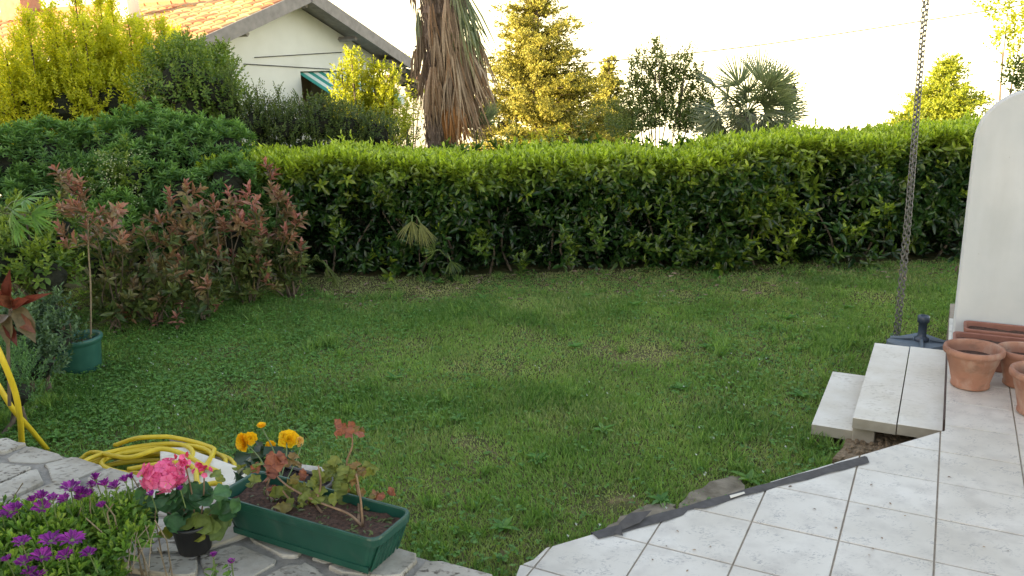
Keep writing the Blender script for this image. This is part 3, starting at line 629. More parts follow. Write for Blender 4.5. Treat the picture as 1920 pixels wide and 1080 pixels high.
# ================================================================== RAIN CHAIN
th = thing('rain_chain', 'steel double-strand chain hanging from the eaves to the grass', 'chain', (*at(1678, 645, ZL)[:2], ZL))
lk = MB(); LP, LW_ = .020, .0108; pts = []
for k in range(14):
    a = 2*PI*k/14; pts.append((LW_*math.cos(a), 0, LP*math.sin(a)))
pts.append(pts[0]); lk.tube(pts, .0037, 5, caps=False); lme = lk.mesh('link', M['metal'], True)
top = atd(1741, -30, 5.15); bot = atd(1679, 648, 5.2); nlk = int(np.linalg.norm(top-bot)/(.030)); top = top+norm(top-bot)*1.0; nlk = int(np.linalg.norm(top-bot)/.030); u = norm(top-bot)
inv = Matrix.Translation(th.location).inverted()
for s_ in (-1, 1):
    for k in range(nlk):
        f = (k+(.5 if s_ > 0 else 0))/nlk; sep = .0115*(1+.15*math.sin(f*9)); p = bot+(top-bot)*f+np.array([s_*sep+.006*math.sin(7*f), 0, 0])
        o = link('link', lme, th); o.matrix_basis = inv @ Matrix.Translation(p) @ Matrix.Rotation(PI/2*(k % 2)+.5+.3*math.sin(f*11), 4, 'Z')
# own house eave above (out of view) that carries the chain
# ================================================================== STONE WALL (foreground left)
CZ = .18; th = thing('stone_wall', 'low crazy-paved stone wall with pale flat capstones', 'stone wall', (*((CAPB+CAPE)/2), ZL)); SW = th
c0 = CAPB-wn*1.3; c1 = CAPE+wn*.02; wd = .50
outline = [c0, c0-wperp*(wd+.3), c0+wn*1.6-wperp*(wd+.1), c0+wn*2.2-wperp*wd, c1-wperp*wd+wn*.0, c1-wperp*.25+wn*.08, c1]
# stepped front: left part reaches nearer the camera
MB().prism(outline, ZL-.1, CZ-.012).build('mortar_core', M['mortar'], th)
o2 = [np.array(p) for p in outline][::-1]
if sum(o2[i][0]*o2[(i+1) % len(o2)][1]-o2[(i+1) % len(o2)][0]*o2[i][1] for i in range(len(o2))) < 0: o2 = o2[::-1]
seeds = []
rr = random.Random(5); pitch = .215
for i in range(20):
    for j in range(4):
        seeds.append(c0+wn*(pitch*(i+.5)+rr.uniform(-.075, .075))-wperp*(pitch*.85*(j+.35)+rr.uniform(-.06, .06)))
def clip_half(poly, a, nn):
    res = []
    for j in range(len(poly)):
        p, q = poly[j], poly[(j+1) % len(poly)]; dp, dq = (p-a) @ nn, (q-a) @ nn
        if dp >= 0: res.append(p)
        if (dp >= 0) != (dq >= 0): res.append(p+(q-p)*dp/(dp-dq))
    return res
def cells(seeds, o2, gap):
    out = []
    for i, s_ in enumerate(seeds):
        cell = [s_+np.array(v) for v in ((-.6, -.6), (.6, -.6), (.6, .6), (-.6, .6))]
        for j, q_ in enumerate(seeds):
            if i == j or np.linalg.norm(q_-s_) > 1.1: continue
            d = norm(q_-s_); cell = clip_half(cell, (s_+q_)/2-d*gap*rr.uniform(.6, 1.5), -d)
            if len(cell) < 3: break
        if len(cell) >= 3:
            cell = clip(cell, o2)
        if len(cell) >= 3 and parea(cell) > .003: out.append(cell)
    return out
def rounded(cell, k=2, cut=.22, amp=.0):
    for _ in range(k):
        n = len(cell); res = []
        for i in range(n):
            a, b = cell[i], cell[(i+1) % n]; res += [a+(b-a)*cut, b-(b-a)*cut]
        cell = res
    return [p+rng.normal(0, amp, 2) for p in cell]
for cell in cells(seeds, o2, .013):
    z = CZ+random.uniform(-.006, .007); MB().prism(rounded(cell, 1, .13, .006), CZ-.05, z, ch=.004, jit=.0015).build('stone', M['stone'], th)
# front face stones
fa, fb = outline[3], outline[4]; L_ = np.linalg.norm(fb-fa); fd = norm(fb-fa)
x0 = -.6
while x0 < L_:
    w_ = random.uniform(.16, .3)
    for zb, zt_ in ((-.25, -.10), (-.09, .02), (.03, CZ-.055)):
        w2 = w_*random.uniform(.8, 1.0)
        c = fa+fd*(x0+w_/2)-wperp*.004; MB().box((*c, (zb+zt_)/2), (w2-.015, .05, zt_-zb), math.atan2(fd[1], fd[0]), .01).build('stone', M['stone'], th)
    x0 += w_
# back face towards the lawn
x0 = 0; L_ = np.linalg.norm(c1-c0)
while x0 < L_-.1:
    w_ = random.uniform(.2, .35); c = c0+wn*(x0+w_/2)+wperp*.0
    for zb, zt_ in ((-.26, -.08), (-.06, CZ-.055)): MB().box((*c, (zb+zt_)/2), (w_-.02, .04, zt_-zb), math.atan2(wn[1], wn[0]), .01).build('stone', M['stone'], th)
    x0 += w_
# pale kerb slabs behind the wall and the grey strip
kb = thing('kerb_slab', 'pale smooth kerb slab lying behind the stone wall beside the hose', 'kerb', (*at(400, 870, -.1)[:2], ZL))
MB().prism([at(300, 838, -.10)[:2], at(345, 838, -.10)[:2], at(462, 880, -.10)[:2], at(455, 900, -.1)[:2], at(400, 915, -.1)[:2], at(300, 880, -.1)[:2]], ZL-.05, -.10, ch=.006).build('slab', M['slab'], kb)
kb = thing('kerb_slab', 'pale kerb stone between the yellow begonia and the lawn', 'kerb', (*at(600, 885, 0.0)[:2], ZL))
MB().prism([at(560, 868, .0)[:2], at(612, 874, .0)[:2], at(614, 893, .0)[:2], at(560, 892, .0)[:2]], ZL-.05, 0, ch=.012).build('slab', M['stone'], kb)
MB().prism(rag([at(318, 822, -.22), at(350, 828, -.22), at(455, 868, -.22), at(445, 885, -.22), at(318, 845, -.22)], .006), -.4, -.215).build('concrete_strip', M['concrete'], kind='structure')
MB().prism([CAPB-wn*2-wperp*.5, CAPE-wperp*.48, CAPE-wperp*1.4, CAPB-wn*2-wperp*2.2], ZL-.2, -.06).build('flower_bed_soil', M['darksoil'], kind='structure')
# ================================================================== HOSE
def hose(paths, name, label, loc, rad=.0135):
    th = thing(name, label, 'hose', loc)
    for p in paths: MB().tube(spline(p, 10), rad, 9).build('hose_tube', M['hose'], th, smooth=True)
    return th
hz_ = -.12; coil = []; cc = at(272, 868, hz_)
N_ = 230; P_ = []
for k in range(N_+1):
    a = 2*PI*k*8.2/N_+2.6; f = k/N_; rx = .34+.03*math.sin(f*19)-.10*f; ry = .24+.035*math.sin(f*13+1)-.10*f
    P_.append(cc+np.array([rx*math.cos(a)+.035*math.sin(f*17), ry*math.sin(a)+.03*math.cos(f*15), -.085+.022*(k*8.2/N_)*.6+.008*math.sin(a*2+f*7)]))
th = thing('garden_hose', 'yellow garden hose coiled loosely behind the stone wall', 'hose', (cc[0], cc[1], ZL))
MB().tube(P_, .0112, 9).build('hose_coil', M['hose'], th, smooth=True)
end = [P_[-1]+[0, 0, .01], at(330, 819, -.10), at(370, 832, -.11), at(398, 840, -.12), at(402, 846, -.13), at(392, 862, -.14), at(380, 874, -.09), at(372, 884, -.085)]
end2 = [at(372, 884, -.085), at(398, 886, -.085), at(412, 881, -.085)]
MB().tube(spline([at(215, 835, -.12), at(255, 822, -.07), at(300, 819, -.07), at(322, 820, -.08), at(365, 829, -.10), at(396, 839, -.11)], 8)+spline([at(402, 843, -.11), at(399, 852, -.11), at(388, 870, -.09), at(375, 886, -.085)], 6), .0112, 9).build('hose_end', M['hose'], th, smooth=True)
MB().tube(spline([at(150, 862, -.17), at(175, 848, -.13), at(240, 858, -.05), at(300, 842, -.04), at(345, 852, -.06), at(380, 872, -.08), at(408, 884, -.085)], 8), .0112, 9).build('hose_loop', M['hose'], th, smooth=True)
MB().tube(spline([at(240, 880, -.08), at(300, 870, -.06), at(340, 868, -.07), at(365, 880, -.08), at(372, 908, -.09), at(400, 906, -.09), at(416, 904, -.09)], 8), .0112, 9).build('hose_loop', M['hose'], th, smooth=True)
hose([[atd(-30, 600, 3.5), atd(5, 675, 3.5), atd(28, 735, 3.55), atd(38, 790, 3.6), atd(41, 835, 3.66), atd(44, 870, 3.7)]], 'garden_hose', 'thick yellow hose strand curving straight down at the left edge', (*atd(44, 870, 3.7)[:2], ZL))
hose([[atd(-40, 660, 3.7), atd(0, 728, 3.7), atd(25, 768, 3.72), atd(55, 802, 3.8), atd(88, 842, 3.9), atd(110, 870, 3.95)]], 'garden_hose', 'yellow hose strand slanting to the right behind the straighter one', (*atd(110, 870, 3.95)[:2], ZL), .0125)
# ================================================================== GREEN WINDOW BOX ON THE WALL
rz_ = .325
ra, rb, rc, rd_ = [at(*p, rz_)[:2] for p in ((407, 926), (704, 1013), (774, 957), (478, 882))]
ctr = (ra+rb+rc+rd_)/4; ax = norm((rb-ra)+(rc-rd_)); Lb = (np.linalg.norm(rb-ra)+np.linalg.norm(rc-rd_))/2; Wb = (np.linalg.norm(rc-rb)+np.linalg.norm(rd_-ra))/2
wb = trough(ctr, Lb, Wb+.01, rz_-CZ-.004, math.atan2(ax[1], ax[0]), M['pot_green'], 'window_box', 'dark green plastic window box with a scraggly geranium on the wall', 'planter', z0=CZ+.004, ribs=True, rim=.008, fill=.78)
wt_ = norm(np.array([-ax[1], ax[0]]))
def inbox(u, v, z): q = ctr+ax*u*Lb/2+wt_*v*Wb/2; return np.array([q[0], q[1], z])
th = thing('pelargonium', 'leggy geranium with yellow-green and reddish leaves in the green window box', 'plant', (*ctr, CZ+.12))
sz = CZ+.11
Yb = 2.33
stems = [[inbox(.62, 0, sz), inbox(.45, 0, sz+.03), inbox(.1, -.1, sz+.05), inbox(-.25, -.1, sz+.075), inbox(-.5, 0, sz+.11)],
         [inbox(.1, -.1, sz+.05), inbox(.12, .1, sz+.10), inbox(.1, .15, sz+.16)], [inbox(.62, 0, sz), inbox(.60, .1, sz+.08), inbox(.55, .2, sz+.16)],
         [inbox(.55, .1, sz), atd(672, 935, Yb), atd(665, 900, Yb), atd(650, 870, Yb), atd(660, 838, Yb), atd(660, 815, Yb)],
         [inbox(.75, .1, sz), atd(709, 962, Yb-.03), atd(708, 942, Yb-.03)], [inbox(-.5, 0, sz), atd(500, 920, Yb+.08), atd(512, 880, Yb+.1), atd(520, 862, Yb+.1)],
         [inbox(.1, .1, sz), atd(590, 940, Yb), atd(598, 915, Yb), atd(600, 890, Yb)], [inbox(-.3, .1, sz), atd(545, 940, Yb), atd(530, 920, Yb)]]
m = MB()
for s_ in stems: MB().tube(spline(s_, 5), np.linspace(.0044, .0024, 5*(len(s_)-1)+1), 7).build('stem', M['stem_red'], th, smooth=True)
lv = [(660, 800, 20, .7, .9), (655, 812, 18, .3, .9), (668, 806, 16, .6, .5), (525, 862, 26, .2, .95), (510, 880, 24, .1, .9), (540, 870, 20, .9, .5), (470, 885, 22, .9, 0), (478, 905, 20, .5, 0), (500, 872, 18, .2, .9), (560, 915, 22, .9, .05), (535, 925, 24, .6, .05), (530, 955, 30, .7, .35), (545, 945, 22, .8, 0), (575, 930, 20, .5, 0), (590, 905, 20, .9, .1), (600, 920, 22, .8, 0), (620, 880, 22, .9, 0), (612, 895, 22, .5, .0), (640, 885, 22, .9, .1), (655, 895, 24, .8, .0), (665, 900, 22, .7, .45), (675, 890, 20, .9, .45), (690, 875, 20, .9, .1), (640, 920, 30, .6, .1), (655, 935, 26, .7, .05), (610, 950, 24, .8, .0), (590, 960, 22, .5, .0), (575, 965, 24, .9, .4), (625, 965, 26, .8, .1), (560, 975, 20, .9, .0), (672, 945, 22, .8, .1), (690, 950, 14, .3, .0), (705, 932, 20, .7, .7), (715, 932, 16, .6, .8), (697, 934, 15, .9, .3), (635, 900, 18, .4, .0), (570, 895, 16, .5, .8), (515, 895, 16, .3, .95), (600, 975, 16, .8, .0), (650, 960, 18, .4, .0), (680, 925, 16, .8, .5), (585, 945, 18, .5, .7), (550, 900, 18, .6, .3), (622, 940, 18, .3, .0), (608, 935, 14, .1, .0)]
LV = Leaves()
for (x, y, r_, ti, ag) in lv:
    p = atd(x, y, Yb+random.uniform(-.07, .07)); D = np.array([random.uniform(-1, 1), random.uniform(-1, .1), random.uniform(-.5, .4)]); L = r_*1.25/F*2.35*.92
    nn = np.array([random.uniform(-.5, .5), random.uniform(-1.0, -.2), random.uniform(.4, 1.2)]); D = D-norm(nn)*(D@norm(nn)); D = norm(D)
    for _q in range(3 if r_ > 17 else 2):
        p2 = p+rng.normal(0, .019, 3)*(_q > 0); n2 = norm(nn+rng.normal(0, .45, 3)*(_q > 0)); D2 = D+rng.normal(0, .9, 3)*(_q > 0); D2 = norm(D2-n2*(D2@n2)); LV.add(p2-D2*L*.5, D2, n2, L*random.uniform(.75, 1.1), L*.52, ti, ag)
LV.build('leaf', T_RAG, M['scrag'], th, n_parts=199, smooth=False)
# bark chips / litter on the soil
LV = Leaves(); n = 150; uv = rng.uniform(-.86, .86, (n, 2)); P = np.array([inbox(a, b*.85, sz+.004) for a, b in uv])
LV.add(P, rng.normal(0, 1, (n, 3))*[1, 1, .3], rng.normal(0, .4, (n, 3))+[0, 0, 1], rng.uniform(.01, .035, n), .004); o = LV.build('bark_litter', T_DIA, M['photinia'], wb)
# --- pink geranium in a black pot
pb = at(357, 1048, CZ); pb = np.array([pb[0], pb[1]+.045, CZ+.006])
th = thing('geranium_pot', 'small black pot with a pink geranium standing on the wall', 'potted plant', pb)
MB().lathe(pb, [(0, 0), (.047, 0), (.05, .006), (.060, .085), (.066, .088), (.068, .098), (.064, .100), (.058, .098), (.055, .07)], 32).build('pot', M['pot_black'], th, smooth=True)
MB().lathe(pb, [(.057, .078), (.03, .08), (.001, .082)], 16, noise=.05).build('soil', M['darksoil'], th)
LV = Leaves(); Yg = pb[1]
for (x, y, r_, ti, ag) in [(300, 935, 30, .2, 0), (290, 962, 34, .3, 0), (335, 925, 30, .4, 0), (365, 940, 40, .1, 0), (350, 965, 36, .5, 0), (395, 975, 36, .5, .35), (380, 985, 34, .9, .45), (375, 1003, 22, .8, .95), (410, 950, 34, .5, 0), (425, 965, 30, .7, 0), (420, 925, 26, .9, 0), (315, 950, 30, .0, 0), (330, 985, 26, .6, .1), (360, 915, 24, .3, 0), (340, 945, 30, .2, 0), (385, 930, 30, .2, 0), (312, 1000, 24, .9, .8), (275, 945, 28, .4, 0), (405, 890, 18, .9, .5), (413, 898, 16, .7, .6)]:
    p = atd(x, y, Yg+random.uniform(-.05, .05)); nn = np.array([random.uniform(-.5, .5), random.uniform(-.9, -.2), random.uniform(.4, 1.1)])
    D = np.array([random.uniform(-1, 1), -.4, random.uniform(-.8, .2)]); nn = norm(nn); D = norm(D-nn*(D@nn)); L = r_*1.3/F*2.25
    for _q in range(3 if r_ > 25 else 1):
        pj_ = p+rng.normal(0, .018, 3)*(_q > 0); n2 = norm(nn+rng.normal(0, .3, 3)*(_q > 0)); D2 = norm(D+rng.normal(0, .8, 3)*(_q > 0)); D2 = norm(D2-n2*(D2@n2)); LV.add(pj_-D2*L*.5, D2, n2, L*random.uniform(.8, 1.1), L*.55, ti, ag)
LV.build('leaf', T_ROUND, M['ger'], th, n_parts=99, smooth=False)
fc = atd(306, 893, Yg)
for a, b in (([pb[0], pb[1], pb[2]+.07], fc), ([pb[0]+.01, pb[1], pb[2]+.07], atd(345, 862, Yg)), ([pb[0]+.02, pb[1], pb[2]+.07], atd(383, 880, Yg)), ([pb[0], pb[1], pb[2]+.07], atd(290, 950, Yg)), ([pb[0]+.02, pb[1], pb[2]+.07], atd(405, 950, Yg))):
    a = np.array(a); b = np.array(b); MB().tube(spline([a, (a+b)/2+[.006, 0, .004], b], 5), .0024, 6).build('stem', M['stem_red'], th, smooth=True)
def floret(P, U, s, tint, age, name='floret', mat='pink', k=5, parent=None, cupf=.25):
    LV = Leaves(); U = norm(U); a0 = random.random()*6; X = norm(np.cross(U, [.3, .5, .8])); Y = np.cross(U, X)
    D = [math.cos(a0+2*PI*i/k)*X+math.sin(a0+2*PI*i/k)*Y+U*cupf for i in range(k)]
    LV.add(np.tile(P, (k, 1)), np.array(D), np.tile(U, (k, 1)), s, s*.45, np.clip(tint+rng.normal(0, .1, k), 0, 1), age)
    V = LV; V.build(name, T_OBO, M[mat], parent, kind=None); return V
for k in range(44):
    d = sph(1)[0]; d[1] = -abs(d[1])*.9 if random.random() < .8 else d[1]; d[2] = d[2]*.9+.1; d = norm(d)
    floret(fc+d*[.060, .045, .044]*random.uniform(.7, 1.15), d+rng.normal(0, .25, 3), random.uniform(.019, .025), random.random(), 0, parent=th)
for (x, y, n) in ((345, 868, 7), (352, 880, 6), (378, 872, 4), (386, 885, 4), (340, 853, 3)):
    c = atd(x, y, Yg)
    for k in range(n):
        d = sph(1)[0]; d[1] = -abs(d[1]); floret(c+d*.011, d, .013, random.random(), random.choice([.3, .9, 0]), parent=th, cupf=.8)
# --- begonia with yellow flowers + black container
bc = at(510, 903, CZ+.0); bc = np.array([bc[0], bc[1]+.06, CZ+.004]); Yq = bc[1]+.02
tb = thing('window_box', 'small black trough with dark soil behind the green window box', 'planter', (0, 0, 0)); bpy.data.objects.remove(tb)
qa = at(540, 898, .28); tb = trough((qa[0]+.03, qa[1]+.0), .26, .13, .095, math.atan2(ax[1], ax[0]), M['pot_black'], 'plant_trough', 'small black trough with dark soil behind the green window box', 'planter', z0=CZ+.004, soilmat=M['darksoil'], fill=.86)
th = thing('begonia', 'yellow double-flowered begonia with glossy dark leaves behind the window box', 'plant', (qa[0]-.04, qa[1], CZ+.085))
LV = Leaves()
for (x, y, r_) in [(470, 862, 24), (462, 880, 26), (485, 850, 24), (480, 875, 24), (500, 862, 22), (520, 850, 24), (535, 846, 22), (545, 856, 22), (512, 838, 18), (498, 838, 18), (470, 850, 20), (530, 868, 24), (455, 893, 20), (550, 875, 18), (478, 895, 20), (500, 885, 22), (553, 845, 14), (490, 826, 12)]:
    p = atd(x, y, Yq+random.uniform(-.03, .05)); nn = norm(np.array([random.uniform(-.6, .6), random.uniform(-.9, -.1), random.uniform(.3, 1.1)])); D = np.array([random.uniform(-1, 1), -.3, random.uniform(-.8, .3)]); D = norm(D-nn*(D@nn)); L = r_*2.0/F*2.6
    for _q in range(2):
        p2 = p+rng.normal(0, .014, 3)*_q+[0, -.03, 0]; n2 = norm(nn+rng.normal(0, .4, 3)*_q); D2 = norm(D-n2*(D@n2)); LV.add(p2-D2*L*.5, D2, n2, L, L*.42, random.random(), random.choice([0, 0, .3]))
LV.build('leaf', T_OBO, M['begleaf'], th, n_parts=99)
for (x, y) in ((460, 830), (538, 826), (490, 800), (508, 840), (566, 832)):
    b = atd(x, y, Yq); a = np.array([qa[0]-.04+random.uniform(-.02, .03), qa[1], CZ+.08]); MB().tube(spline([a, (a+b)/2+[.01, 0, .01], b], 5), .0025, 6).build('stem', M['stem_green'], th, smooth=True)
def bloom(x, y, r_px, nl, U, tint0, age):
    c = atd(x, y, Yq); r = r_px*1.25/F*2.6; LV = Leaves(); U = norm(np.array(U, float)); X = norm(np.cross(U, [.1, .3, .9])); Y = np.cross(U, X)
    for l in range(nl):
        f = l/nl; k = max(4, int(9-6*f)); a0 = random.random()*6; op = 1.25-1.1*f
        for i in range(k):
            a = a0+2*PI*i/k; R_ = math.cos(a)*X+math.sin(a)*Y; D = R_*math.sin(op)+U*math.cos(op); LV.add(c+R_*r*.10*(1-f)-U*r*.25, D, U*math.sin(op)-R_*math.cos(op), r*random.uniform(.9, 1.1)*(1-.35*f), r*.5, np.clip(tint0+.3*f+random.uniform(-.1, .1), 0, 1), age)
    LV.build('flower', T_OBO, M['yellow'], th, kind=None)
bloom(455, 829, 17, 6, (-.5, -.8, .2), .05, 0); bloom(470, 822, 12, 5, (.3, -1, .3), .3, 0); bloom(541, 823, 18, 6, (0, -.7, .7), .4, 0); bloom(530, 817, 9, 4, (-.4, -.6, .5), .6, .1)
bloom(562, 828, 9, 3, (.8, -.6, .2), .2, .9); bloom(490, 797, 8, 3, (.1, -.3, 1), .1, 0); bloom(507, 835, 9, 3, (.1, -.9, .3), .1, 0)
# --- purple daisy bush
th = thing('purple_daisy_bush', 'bushy green plant with purple daisies in front of the stone wall', 'plant', (*at(120, 1080, 0)[:2], -.06))
P, D = [], []
bl = [(atd(60, 1010, 2.05), .17), (atd(150, 985, 2.15), .15), (atd(215, 960, 2.2), .12), (atd(20, 1075, 1.95), .2), (atd(130, 1085, 1.98), .16), (atd(30, 975, 2.15), .10), (atd(235, 1000, 2.1), .09), (atd(330, 1150, 1.8), .12), (atd(-60, 1020, 2.0), .2)]
for c, r in bl:
    n = int(160*(r/.15)**2); d = sph(n); d[:, 2] = np.abs(d[:, 2])*1.0-.15; P.append(c+d*max(r-.045, .05)*rng.uniform(.6, 1, (n, 1))-[0, 0, .05]); D.append(d+[0, -.1, .8])
P, D = np.concatenate(P), np.concatenate(D); LV = Leaves(); n = len(P)
shoots(LV, P, D, 8, .035, .043, .0072, 1.2, .35, 0, np.clip(rng.normal(.25, .25, n), 0, .9), .25)
LV.build('leaf', T_OBO, M['daisyleaf'], th, n_parts=300)
m = MB()
for _ in range(60):
    c = bl[random.randrange(len(bl))][0]+rng.normal(0, .06, 3); m.tube([(c[0], c[1]+.02, -.06), (c[0]+random.uniform(-.03, .03), c[1], c[2]-.05), c+rng.normal(0, .02, 3)], .002, 5)
m.build('stems', M['twig'], th, kind='stuff')
def daisy(x, y, r_px, Y, closed=.5, kk=18, par=th):
    c = atd(x, y, Y); r = r_px/F*Y*1.0; U = norm(np.array([random.uniform(-.3, .3), random.uniform(-.4, .1), 1])); X = norm(np.cross(U, [0, 1, .2])); Yv = np.cross(U, X); LV = Leaves()
    for i in range(kk):
        a = 2*PI*i/kk+random.uniform(-.1, .1); R_ = math.cos(a)*X+math.sin(a)*Yv; e = closed+random.uniform(-.2, .25); D_ = R_*math.cos(e)+U*math.sin(e)
        LV.add(c-U*r*.5*closed+R_*r*.12, D_, U*math.cos(e)-R_*math.sin(e), r*random.uniform(.85, 1.1), r*.17, random.random(), random.choice([0, 0, 0, .5]))
    LV.build('flower', T_OBO, M['purple'], par, kind=None)
    q = c-U*r*.5*closed; m = MB().tube([q, q+np.array([random.uniform(-.01, .01), .01, -.06])], .0016, 5); m.lathe(q, [(0, -r*.3), (r*.2, -r*.15), (r*.22, 0.), (r*.12, r*.12), (0, r*.14)], 8); m.build('flower_stem', M['stem_green'], par)
for (x, y, r_, cl) in [(178, 893, 14, 1.1), (133, 913, 19, .6), (77, 928, 16, .9), (98, 932, 13, .8), (78, 950, 18, .5), (20, 958, 18, .4), (5, 965, 12, .6), (150, 920, 14, .9), (165, 925, 14, .7), (190, 947, 12, .8), (195, 905, 15, .8), (215, 910, 14, .8), (233, 897, 13, 1.0), (245, 893, 11, 1.1), (120, 935, 15, .7), (172, 908, 12, .9), (60, 935, 12, .9), (95, 1012, 22, .35), (135, 1010, 22, .35), (40, 1015, 17, .5), (78, 1042, 20, .4), (122, 1040, 17, .5), (45, 1052, 17, .5), (166, 1036, 17, .5), (55, 1072, 17, .5), (72, 1078, 16, .5), (338, 915, 9, 1.0), (283, 925, 11, .9), (148, 932, 13, .8), (30, 950, 14, .6), (12, 1048, 12, .6)]:
    daisy(x, y, r_*1.15, 1.84 if y > 990 else (1.98 if x < 110 else 2.07), cl)
t2_ = thing('purple_daisy', 'two purple daisy buds on thin stems poking up before the window box', 'plant', (*at(418, 1075, CZ)[:2], CZ-.05))
for (x, y) in ((400, 1040), (434, 1052)):
    daisy(x, y, 12, 1.93, .95, 16, t2_)
LV = Leaves(); c = atd(410, 1083, 1.93); n = 22; LV.add(c+rng.normal(0, .016, (n, 3)), rng.normal(0, 1, (n, 3))+[0, 0, .8], sph(n), .03, .005); LV.build('leaf', T_LEAF, M['daisyleaf'], t2_, n_parts=22)
for x in (400, 434):
    MB().tube([atd(x, 1050, 1.93), atd(x+4, 1085, 1.93), atd(x, 1120, 1.93)], .002, 5).build('stem', M['stem_green'], t2_)
# dry stems hanging over the wall front
m = MB()
for _ in range(5):
    x = random.uniform(255, 300); m.tube([atd(x, 985, 2.1), atd(x+random.uniform(-25, 10), 1010, 2.05), atd(x+random.uniform(-30, 0), 1070, 2.0)], .0012, 5)
m.build('dry_stems', M['twig'], th, kind='stuff')
# ================================================================== SHRUBS AT THE LEFT
def stems_of(th, base, tips, r0=.012, mat='bark', name='stem', bend=.05):
    for t_ in tips:
        b = np.array(base)+rng.normal(0, .03, 3)*[1, 1, 0]; t_ = np.array(t_); mid = (b+t_)/2+rng.normal(0, bend, 3)
        MB().tube(spline([b, mid, t_], 5), np.linspace(r0, r0*.3, 11), 6).build(name, M[mat], th, smooth=True)
def photinia(bx, by, tips, label, red, n_parts=40, Yd=None):
    base = at(bx, by, ZL); th = thing('photinia_shrub', label, 'shrub', base, 0, 'red-tipped photinia shrubs along the left border'); Y = base[1]
    LV = Leaves(); T = []
    for (x, y) in tips:
        T.append(atd(x, y, Y+random.uniform(-.25, .15)))
    stems_of(th, base, T, .009, 'bark')
    P, D, A0, A1 = [], [], [], []
    for t_ in T:
        b = base+rng.normal(0, .04, 3)*[1, 1, 0]; ln = np.linalg.norm(t_-b)
        for f in np.arange(.2, 1.0, .115/max(ln, .3)*1.15):
            c = b+(t_-b)*f
            for _ in range(2):
                d = norm(rng.normal(0, 1, 3)*[1, 1, .3]+[0, 0, .9]); side = .10*(1.15-f)*random.uniform(.5, 1.8)
                P.append(c+d*[side, side, side*.5]); D.append(d+[0, 0, .3]); hgt = c[2]-ZL; A1.append(np.clip(red*(f-.5)*1.5+random.uniform(-.4, .25), 0, 1)); A0.append(A1[-1]*.8)
        P.append(t_-norm(t_-b)*.03); D.append(norm(t_-b)+[0, 0, .6]); A1.append(min(1, red)); A0.append(red*.8)
    P, D = np.array(P), np.array(D); shoots(LV, P, D, 9, .085, .098, .0195, 1.1, .35, np.array(A0), np.array(A1), .22, tipscale=.65)
    LV.build('leaf', T_LEAF, M['photinia'], th, n_parts=n_parts)
photinia(545, 560, [(500, 315), (540, 385), (555, 420), (565, 470), (520, 370), (480, 400), (535, 440), (500, 450), (555, 500)], 'red-tipped photinia shrub at the right end of the row, nearest the laurel hedge', .95)
photinia(470, 575, [(468, 365), (430, 370), (455, 420), (490, 440), (420, 430), (480, 500), (440, 490), (500, 530)], 'photinia shrub with upright pink-red tips, second from the laurel hedge', .95)
photinia(385, 600, [(350, 358), (320, 375), (375, 400), (400, 385), (300, 420), (360, 450), (410, 480), (340, 500), (390, 540)], 'photinia shrub with orange-red top in the middle of the row', .7)
photinia(300, 610, [(270, 440), (310, 460), (240, 450), (280, 500), (330, 520), (300, 570), (250, 560)], 'olive-toned photinia shrub right of the potted sapling', .4)
photinia(215, 620, [(205, 420), (180, 440), (230, 470), (200, 520), (250, 540), (225, 590)], 'dull bronze photinia shrub directly behind the potted sapling', .3)
photinia(60, 600, [(115, 345), (60, 420), (20, 430), (90, 470), (40, 480), (130, 500), (10, 520)], 'green shrub with one bronze shoot at the left edge', .25, 30)
# low shoots with red leaves at the foot of the row
LV = Leaves(); P = np.array([at(x, y, ZL+.06) for x, y in ((400, 580), (330, 605), (480, 545), (300, 600), (235, 600), (270, 590), (350, 590), (560, 470))]); th = thing('low_photinia_shoots', 'low red suckers at the grass edge under the photinia row', 'shrub', at(330, 612, ZL))
P = P+rng.normal(0, .03, P.shape); shoots(LV, P, np.tile([0, -.4, 1.], (len(P), 1)), 8, .08, .08, .016, 1.4, .5, .6, .95, .3); LV.build('leaf', T_LEAF, M['photinia'], th, n_parts=64)
MB().tube([P[3], P[3]-[0, 0, .1]], .004, 5).build('stem', M['bark'], th)
# sapling in the teal tub
tc_ = (at(98, 638, -.03)+at(190, 632, -.03))/2; th = thing('potted_sapling', 'tall thin sapling with bronze-olive leaves in a faded green tub', 'potted plant', (tc_[0], tc_[1], ZL))
MB().lathe((tc_[0], tc_[1], ZL), [(0, .0), (.115, 0), (.12, .01), (.14, .19), (.142, .195), (.148, .20), (.155, .215), (.157, .228), (.150, .236), (.138, .236), (.134, .22), (.13, .15)], 36).build('tub', M['pot_teal'], th, smooth=True)
MB().lathe((tc_[0], tc_[1], ZL), [(.135, .175), (.08, .18), (.001, .185)], 20, noise=.03).build('soil', M['soil'], th)
yb = tc_[1]; b0 = np.array([tc_[0]+.09, yb-.01, ZL+.18])
MB().tube(spline([b0, atd(170, 540, yb), atd(166, 470, yb), atd(163, 400, yb-.1), atd(140, 345, yb-.15)], 6), np.linspace(.0065, .003, 25), 7).build('trunk', M['twig'], th, smooth=True)
MB().tube([(tc_[0]-.03, yb, ZL+.18), atd(128, 600, yb)], .009, 7).build('cut_stub', M['bark'], th)
LV = Leaves(); P, D = [], []
for _ in range(26):
    x, y = random.uniform(125, 225), random.uniform(395, 470); P.append(atd(x, y, yb+random.uniform(-.2, .2))); D.append([(x-165)/60, random.uniform(-.6, .4), .9])
for (x, y) in ((115, 335), (130, 350), (150, 355), (160, 380), (140, 370), (155, 365)): P.append(atd(x, y, yb-.15)); D.append([random.uniform(-.5, .3), -.3, 1.])
shoots(LV, np.array(P), np.array(D, float), 8, .06, .085, .016, 1.2, .4, .25, .75, .25); LV.build('leaf', T_LEAF, M['photinia'], th, n_parts=80)
